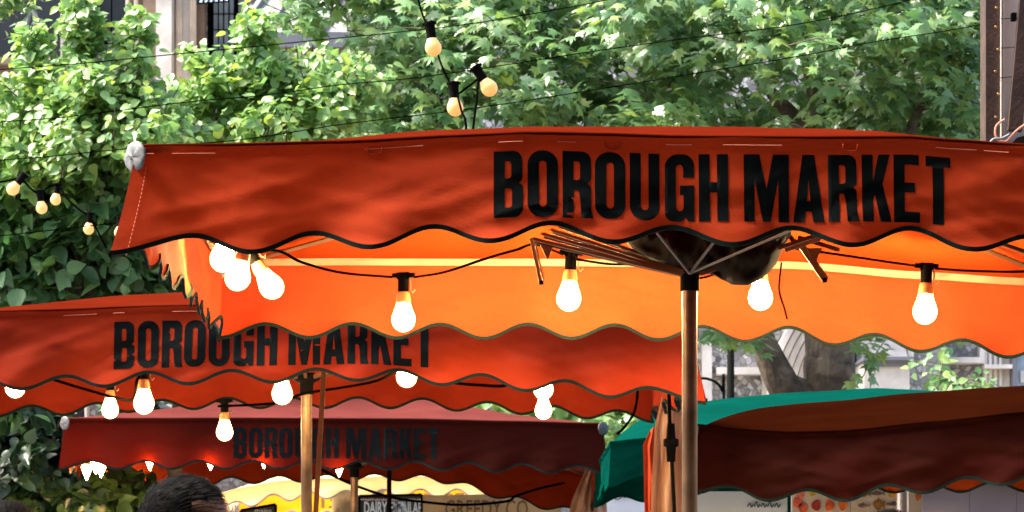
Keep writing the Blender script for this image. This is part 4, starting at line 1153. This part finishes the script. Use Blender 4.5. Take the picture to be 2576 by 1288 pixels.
def sprays(blobs, per, leaf, nmean, nsp, tipmean, tipsp, twig=.42, up=False, thin=0.0, hang=.25):
    """blobs: (u, v, ru, rv, d, rd, count). returns pos, tip, normal, size and twig lines"""
    PO, TI, NO, SI, TW = [], [], [], [], []
    for (u, v, ru, rv, d, rd, cnt) in blobs:
        for _ in range(cnt):
            q = nr.normal(size=3); q /= np.linalg.norm(q); q *= nr.uniform(0, 1)**(1/2.4)
            dd = d + q[2]*rd
            c = np.array(P(u+q[0]*ru, v+q[1]*rv, dd))
            if thin and noise.noise(Vector(c)*1.3) < -thin: continue
            ax = np.array([nr.normal()*.7, -.35+nr.normal()*.5, (.9 if up else -.05)+nr.normal()*.35]); ax /= np.linalg.norm(ax)
            base_n = np.array(nmean) + nr.normal(size=3)*np.array(nsp)
            k = max(3, int(per*nr.uniform(.6, 1.4)))
            L = twig*nr.uniform(.6, 1.3)
            TW.append((c - ax*L*.5, c + ax*L*.45))
            for j in range(k):
                t = (j+.5)/k - .5
                side = 1 if j % 2 else -1
                perp = np.cross(ax, [0,0,1.]); perp /= np.linalg.norm(perp)+1e-9
                p = c + ax*L*t + perp*side*leaf*nr.uniform(.1,.6) + nr.normal(size=3)*leaf*.28
                p[2] -= hang*leaf*nr.uniform(0, 1)
                tp = np.array(tipmean) + perp*side*.9 + ax*.4 + nr.normal(size=3)*tipsp
                PO.append(p); TI.append(tp); NO.append(base_n + nr.normal(size=3)*.35); SI.append(leaf*nr.uniform(.55, 1.15)*(1-.3*abs(t)))
    return np.array(PO), np.array(TI), np.array(NO), np.array(SI), TW
def tree(label, base, trunk, limbs, blobs, templ, mats, per, leaf, nmean, nsp, tipmean, tipsp, cat='tree', name='plane_tree', twigmat='bark', group=None, **kw):
    t = thing(name, base, label, cat, group)
    if trunk:
        b = MB(); b.tube(smooth_path([Vector(p) for p in trunk[0]], 6), [x for x in np.interp(np.linspace(0, 1, (len(trunk[0])-1)*6+1), np.linspace(0, 1, len(trunk[1])), trunk[1])], 16)
        rng = random.Random(5)
        b.v = [tuple(Vector(v) + Vector((1,1,0))*.03*noise.noise(Vector(v)*3.1)) for v in b.v]
        b.build('trunk', M['bark'], t, smooth=True)
    for pts, r0, r1 in limbs:
        b = MB(); sp_ = smooth_path([Vector(p) for p in pts], 5); b.tube(sp_, list(np.linspace(r0, r1, len(sp_))), 9)
        b.v = [tuple(Vector(v) + Vector((1,.5,.3))*.02*noise.noise(Vector(v)*4)) for v in b.v]
        b.build('limb', M['bark'], t, smooth=True)
    po, ti, no, si, tw = sprays(blobs, per, leaf, nmean, nsp, tipmean, tipsp, **kw)
    leaf_mesh('crown', templ, po, ti, no, si, M[mats], t)
    b = MB()
    for a, c_ in tw[::2]: b.tube([a, (a+c_)/2+np.array([0,0,.02]), c_], .0045, 3, caps=False)
    b.build('twigs', M[twigmat], t)
    return t
def pb(u, v, d): return P(u, v, d)
D = 23.5
gx = P(2085,0,D).x
tree('large plane tree with palmate leaves and a forked mottled trunk, right of centre', (gx, D, 0),
    ([(gx,D,0),(gx+.0,D,.6),pb(2088,1010,D),pb(2090,900,D),pb(2085,780,D),pb(2110,500,D),pb(2060,200,D),pb(2000,-150,D)], [.26,.21,.19,.175,.18,.14,.11,.06]),
    [([(gx-.02,D-.02,.9), pb(2020,1060,D-.05), pb(1975,980,D-.1), pb(1938,900,D-.1), pb(1905,830,D-.1), pb(1850,640,D), pb(1700,300,D)], .15, .06),
     ([pb(2100,560,D), pb(2230,420,D-.3), pb(2330,250,D-.4), pb(2400,60,D-.5)], .08, .03),
     ([pb(2090,430,D), pb(2000,300,D-.5), pb(1900,180,D-.7), pb(1840,40,D-.8)], .07, .02),
     ([pb(2330,420,D-.6), pb(2290,330,D-.8), pb(2330,240,D-.8)], .05, .02),
     ([pb(2520,-80,D-.9), pb(2500,60,D-1), pb(2470,180,D-1)], .05, .02)],
    [(1750,40,330,300,22.6,1.7,230),(2120,60,330,330,22.8,1.9,260),(2430,60,230,330,23.0,1.9,190),(1800,330,260,150,22.8,1.5,100),(2200,320,300,150,23.2,1.8,110),(2430,330,120,120,23.4,1.4,45),
     (1835,845,30,20,22.5,.4,5),(2190,850,14,20,23,.2,2),(2200,915,14,10,23,.2,1),(2420,835,30,8,23,.3,1)],
    'palmate', 'leafplane', 13, .125, (0,-.55,.85), (.38,.35,.3), (0,-.25,-.75), .45, thin=.18)
tx_ = P(900,0,24).x
tree('plane tree with palmate leaves hanging over the centre, behind the string of dim bulbs', (tx_, 24, 0),
    ([(tx_,24,0),(tx_,24,1.5),pb(920,700,24),pb(980,300,24),pb(1100,0,24),pb(1150,-300,24)], [.24,.2,.17,.13,.09,.05]),
    [([pb(960,420,24), pb(1150,260,23.4), pb(1330,120,23.2), pb(1450,-60,23)], .07, .02), ([pb(1010,220,24), pb(900,80,23.6), pb(860,-80,23.5)], .06, .02)],
    [(1150,-20,240,260,22.2,1.6,190),(1450,60,260,330,22.3,1.7,230),(1250,250,230,120,22.2,1.2,110),(1010,300,200,60,22.0,.9,50),(850,-70,150,70,22.0,1.0,46),(30,-10,80,40,22,.5,24),(760,15,60,60,21.6,.5,10),(1000,130,110,160,22.4,.9,45),(1550,300,180,90,22.4,1.0,50)],
    'palmate', 'leafplane', 13, .12, (0,-.55,.85), (.38,.35,.3), (0,-.25,-.75), .45, thin=.18)
# lime-green young trees on the left: upright shoots with oval leaves
lt = dict(templ='ovate', per=19, leaf=.082, nmean=(-.05,-.6,.7), nsp=(.45,.35,.35), tipmean=(0,-.25,-.55), tipsp=.5, name='young_tree', up=True, twig=.24)
def lime(label, u, d, blobs, limbs, mats='leaflime', vt=300, **kw):
    x = P(u,0,d).x; a = dict(lt); a.update(kw)
    stems = [([(x,d,0), pb(u,max(900, vt+100),d), pb(l[0], (l[1]+900)/2, d), pb(l[0], l[1], d)], .018, .005) for l in limbs]
    tree(label, (x, d, 0), ([(x,d,0),(x,d,1.0),pb(u,(1200+vt)/2,d),pb(u,vt,d)], [.035,.03,.025,.012]), stems, blobs, a.pop('templ'), mats, a.pop('per'), a.pop('leaf'), a.pop('nmean'), a.pop('nsp'), a.pop('tipmean'), a.pop('tipsp'), group='young lime-green trees', **a)
lime('young lime-green tree at the far left with tall pointed shoots', 200, 19.6,
    [(72,110,8,45,19.4,.15,9),(92,190,22,45,19.4,.25,16),(200,25,12,50,19.4,.2,16),(215,95,34,34,19.4,.25,22),(345,80,7,42,19.4,.1,9),(338,150,20,30,19.4,.2,12),
     (200,220,110,60,19.4,.5,84),(325,245,30,45,19.3,.3,22),(130,360,230,150,19.6,.9,230),(360,340,150,110,19.5,.8,110),(-20,350,70,90,19.6,.6,40),(4,205,14,26,19.3,.2,4)], [(60,60),(110,180),(200,0),(345,60),(300,200)], thin=.45)
lime('young lime-green tree just left of centre, reaching up beside the stone pier', 450, 20.2,
    [(492,150,10,14,20,.15,5),(545,205,45,50,20,.3,34),(640,85,22,55,20,.2,22),(675,180,50,60,20,.3,40),(760,195,40,40,20,.3,22),(478,260,20,40,20,.3,12),(800,250,150,110,20.2,.7,100),(640,310,200,70,20.1,.7,100),(900,190,60,40,20,.4,14)],
    [(480,110),(640,40),(700,140),(800,160)], thin=.30)
lime('dense deep-green climbing shrub along the left edge below the lime-green trees', 150, 20.4,
    [(40,560,200,140,20.2,.8,150),(220,520,170,130,20.0,.8,140),(330,640,140,120,20.1,.7,100),(120,690,240,90,20.2,.8,130),(430,720,120,60,20.2,.5,40),(250,430,200,60,19.8,.6,60)],
    [(60,480),(220,420)], vt=800, mats='leafdeep', name='climbing_shrub', up=False, leaf=.14, thin=.5)
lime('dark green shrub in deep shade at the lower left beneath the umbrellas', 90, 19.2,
    [(60,1100,170,90,19.6,.7,90),(40,1230,160,80,19.6,.8,80),(230,1240,110,60,19.5,.6,50),(60,1020,120,40,19.4,.5,30),(-300,1000,140,260,19,1.0,120),(330,1270,90,40,20.6,.5,26),(330,1010,70,25,21,.4,20)],  # far-left blob lies out of view, added to shade the shrub
    [(40,1030),(150,1200)], vt=1250, mats='leafivyshade', name='shaded_shrub', up=False, leaf=.13, thin=.35)
x_ = P(2420,0,30).x
tree('pale variegated shrub growing against the flint wall at the right', (x_, 30, 0), ([(x_,30,0),(x_,30,1.5),pb(2420,960,30)], [.05,.04,.02]), [],
    [(2370,960,14,20,30,.4,7),(2345,915,8,20,30.2,.3,3),(2470,972,40,10,30,.3,7),(2420,982,60,8,30,.3,8)], 'ovate', 'leafplane', 8, .11, (0,-.6,.7), (.5,.4,.4), (0,-.2,-.5), .6, cat='shrub', name='shrub')
x_ = P(1590,0,26).x
tree('small bush seen between the maroon umbrella and the teal corner', (x_, 26, 0), ([(x_,26,0),(x_,26,1.2),pb(1560,1080,26)], [.05,.04,.02]), [],
    [(1570,1060,70,50,26,.5,50),(1420,1010,80,20,25,.4,20),(1290,1000,70,16,25,.4,14)], 'ovate', 'leafplane', 9, .14, (0,-.6,.7), (.5,.4,.4), (0,-.2,-.5), .6, cat='bush', name='bush')

# ------------------------------------------------------------------ people
def person(u, vtop, d, face, label, jacket='cloth', seed=1, shrink=1.0):
    top = P(u, vtop, d).z; x0 = P(u, 0, d).x
    H = top/1.0; k = H/1.72
    root = thing('person', (x0, d, 0), label, 'person')
    root.rotation_euler = (0, 0, 0)
    f = Matrix.Rotation(face, 3, 'Z')       # local +X is where they look
    J = {'pel': (0,0,.93), 'sp': (.0,0,1.10), 'ch': (.0,0,1.30), 'nk': (-.005,0,1.46), 'n2': (.01,0,1.52), 'hd': (.025,0,1.60), 'tp': (.022,0,1.685), 'chin': (.075,0,1.525),
         'sL': (0,.17,1.39), 'eL': (-.03,.22,1.12), 'wL': (.08,.22,.90), 'hL': (.12,.21,.82), 'sR': (0,-.17,1.39), 'eR': (-.03,-.22,1.12), 'wR': (.08,-.22,.90), 'hR': (.12,-.21,.82),
         'pL': (0,.09,.88), 'kL': (.02,.10,.48), 'aL': (-.02,.10,.09), 'tL': (.14,.11,.035), 'pR': (0,-.09,.88), 'kR': (.02,-.10,.48), 'aR': (-.02,-.10,.09), 'tR': (.14,-.11,.035)}
    RR = {'pel': .14, 'sp': .13, 'ch': .15, 'nk': .06, 'n2': .058, 'hd': .115, 'tp': .104, 'chin': .045, 'sL': .065, 'eL': .043, 'wL': .03, 'hL': .038, 'sR': .065, 'eR': .043, 'wR': .03, 'hR': .038,
         'pL': .09, 'kL': .058, 'aL': .042, 'tL': .035, 'pR': .09, 'kR': .058, 'aR': .042, 'tR': .035}
    E = [('pel','sp'),('sp','ch'),('ch','nk'),('nk','n2'),('n2','hd'),('hd','tp'),('n2','chin'),('ch','sL'),('sL','eL'),('eL','wL'),('wL','hL'),('ch','sR'),('sR','eR'),('eR','wR'),('wR','hR'),
         ('pel','pL'),('pL','kL'),('kL','aL'),('aL','tL'),('pel','pR'),('pR','kR'),('kR','aR'),('aR','tR')]
    names = list(J)
    # five short fingers on each hand
    for sd_ in ('L', 'R'):
        hx, hy, hz = J['h'+sd_]; sg = 1 if sd_ == 'L' else -1
        for q in range(5):
            nm = 'f%s%d' % (sd_, q); J[nm] = (hx+.035+(.02 if q == 4 else 0), hy+(q-2)*.016*sg, hz-.05+(.03 if q == 4 else 0)); RR[nm] = .009
            nm2 = nm+'b'; J[nm2] = (hx+.03, hy+(q-2)*.018*sg, hz-.085+.006*abs(q-1)); RR[nm2] = .007
            E += [('h'+sd_, nm), (nm, nm2)]
    names = list(J)
    def mk(nm, keys, grow, mat, sub=2):
        ks = [q for q in names if keys(q)]; idx = {q: i for i, q in enumerate(ks)}
        me = bpy.data.meshes.new('s'); me.from_pydata([tuple(Vector(J[q])*k) for q in ks], [(idx[a], idx[c_]) for a, c_ in E if a in idx and c_ in idx], [])
        o = bpy.data.objects.new('s', me); COL.objects.link(o)
        m = o.modifiers.new('sk', 'SKIN'); m.use_smooth_shade = True; m.branch_smoothing = .6
        for i, q in enumerate(ks):
            r = (RR[q]+grow)*k; me.skin_vertices[0].data[i].radius = (r*(1.0 if q not in ('ch','sp','pel') else 1.15), r*(.72 if q in ('ch','sp','pel') else 1.0))
        me.skin_vertices[0].data[0].use_root = True
        s2 = o.modifiers.new('ss', 'SUBSURF'); s2.levels = sub; s2.render_levels = sub
        dg = bpy.context.evaluated_depsgraph_get(); out = bpy.data.meshes.new_from_object(o.evaluated_get(dg)); bpy.data.objects.remove(o)
        out.transform(f.to_4x4()); out.materials.clear(); out.materials.append(M[mat])
        ob = bpy.data.objects.new(nm, out); COL.objects.link(ob); ob.parent = root; return ob
    mk('body', lambda q: True, 0, 'skin')
    mk('jacket', lambda q: q in ('pel','sp','ch','nk','sL','eL','wL','sR','eR','wR'), .014, jacket)
    mk('trousers', lambda q: q in ('pel','pL','kL','aL','pR','kR','aR'), .012, 'wallgrey')
    # hair: a cap with strands
    rn = random.Random(seed); b = MB()
    hc_ = Vector((-.004, 0, 1.605))*k; ax = Vector((.100, .088, .106))*k
    def surf(th, phi, w=1.0):
        v = Vector((math.sin(th)*math.cos(phi), math.sin(th)*math.sin(phi), math.cos(th)))
        bump = 1 + .05*noise.noise(v*4+Vector((seed,0,0))) + .025*noise.noise(v*11)
        return hc_ + Vector((v.x*ax.x, v.y*ax.y, v.z*ax.z))*bump*w, v
    NA, NB = 48, 26; vs = []; fs = []
    for a in range(NA):
        phi = 2*math.pi*a/NA
        fr_ = (1+math.cos(phi))/2           # 1 in front
        lim = math.pi*(.70 - .44*fr_**2.2 - .04*math.sin(phi*9))
        for q in range(NB+1): vs.append(f @ surf(lim*q/NB, phi)[0])
    for a in range(NA):
        a2 = (a+1) % NA
        for q in range(NB): fs.append((a*(NB+1)+q, a*(NB+1)+q+1, a2*(NB+1)+q+1, a2*(NB+1)+q))
    o_ = Vector((x0, d, 0))
    b.add([v+o_ for v in vs], fs)
    hr = b.build('hair', M['hair'], root, smooth=True)
    b = MB()
    for _ in range(5200):
        phi = rn.uniform(0, 2*math.pi); fr_ = (1+math.cos(phi))/2
        th = math.pi*(.70-.44*fr_**2.2)*rn.random()**.6
        p, v = surf(th, phi, .995)
        flow = (Vector((.75, rn.uniform(-.5,.5), .1)) - v*Vector((.75,0,.1)).dot(v)); flow.normalize()
        l = rn.uniform(.018,.036)*k; w = v.cross(flow).normalized()*.0006*k
        p1 = p + flow*l*.6 + v*.007*k; p2 = p + flow*l + v*rn.uniform(.002,.012)*k
        q = [f @ x + o_ for x in (p-w, p+w, p1+w, p1-w, p2)]
        b.add(q, [(0,1,2,3),(3,2,4)])
    b.build('strands', M['hair'], hr, smooth='open')
    for sg in (1, -1):
        b = MB(); vs = []; fs = []
        c0 = Vector((.0, .083*sg, 1.575))*k
        for i in range(10):
            for j in range(8):
                a1 = 2*math.pi*i/10; a2 = 2*math.pi*j/8
                vs.append(f @ (c0 + Vector(((.020+.008*math.cos(a2))*math.cos(a1), (.010+.008*math.sin(a2))*sg, (.030+.008*math.cos(a2))*math.sin(a1)))*k) + o_)
        for i in range(10):
            for j in range(8): fs.append((i*8+j, ((i+1)%10)*8+j, ((i+1)%10)*8+(j+1)%8, i*8+(j+1)%8))
        b.add(vs, fs); b.build('ear', M['skin'], root, smooth=True)
    for sg in (1, -1):
        b = MB(); b.lathe([(0,-.012*k),(.008*k,-.008*k),(.012*k,0),(.008*k,.008*k),(0,.012*k)], f @ (Vector((.094, .032*sg, 1.585))*k)+o_, 10); b.build('eye', M['white'], root, smooth=True)
    b = MB(); b.tube([f @ (Vector(q)*k)+o_ for q in ((.095,0,1.59),(.112,0,1.565),(.120,0,1.548),(.100,0,1.54))], [.006*k,.010*k,.013*k,.008*k], 10); b.build('nose', M['skin'], root, smooth=True)
    b = MB(); b.tube([f @ (Vector(q)*k)+o_ for q in ((.100,-.022,1.515),(.112,0,1.518),(.100,.022,1.515))], [.003*k,.007*k,.003*k], 8); b.build('mouth', M['thread'], root, smooth=True)
    return root
person(466, 1190, 7.1, R(12), 'person with short thick black hair, head turned right, in front of the maroon umbrella', seed=3)
person(16, 1258, 8.4, R(100), 'person with dark hair, only the crown of the head showing at the lower left corner', seed=5)
person(2236, 1279, 11.0, R(80), 'person with dark hair whose crown just shows before the fish poster', seed=8)
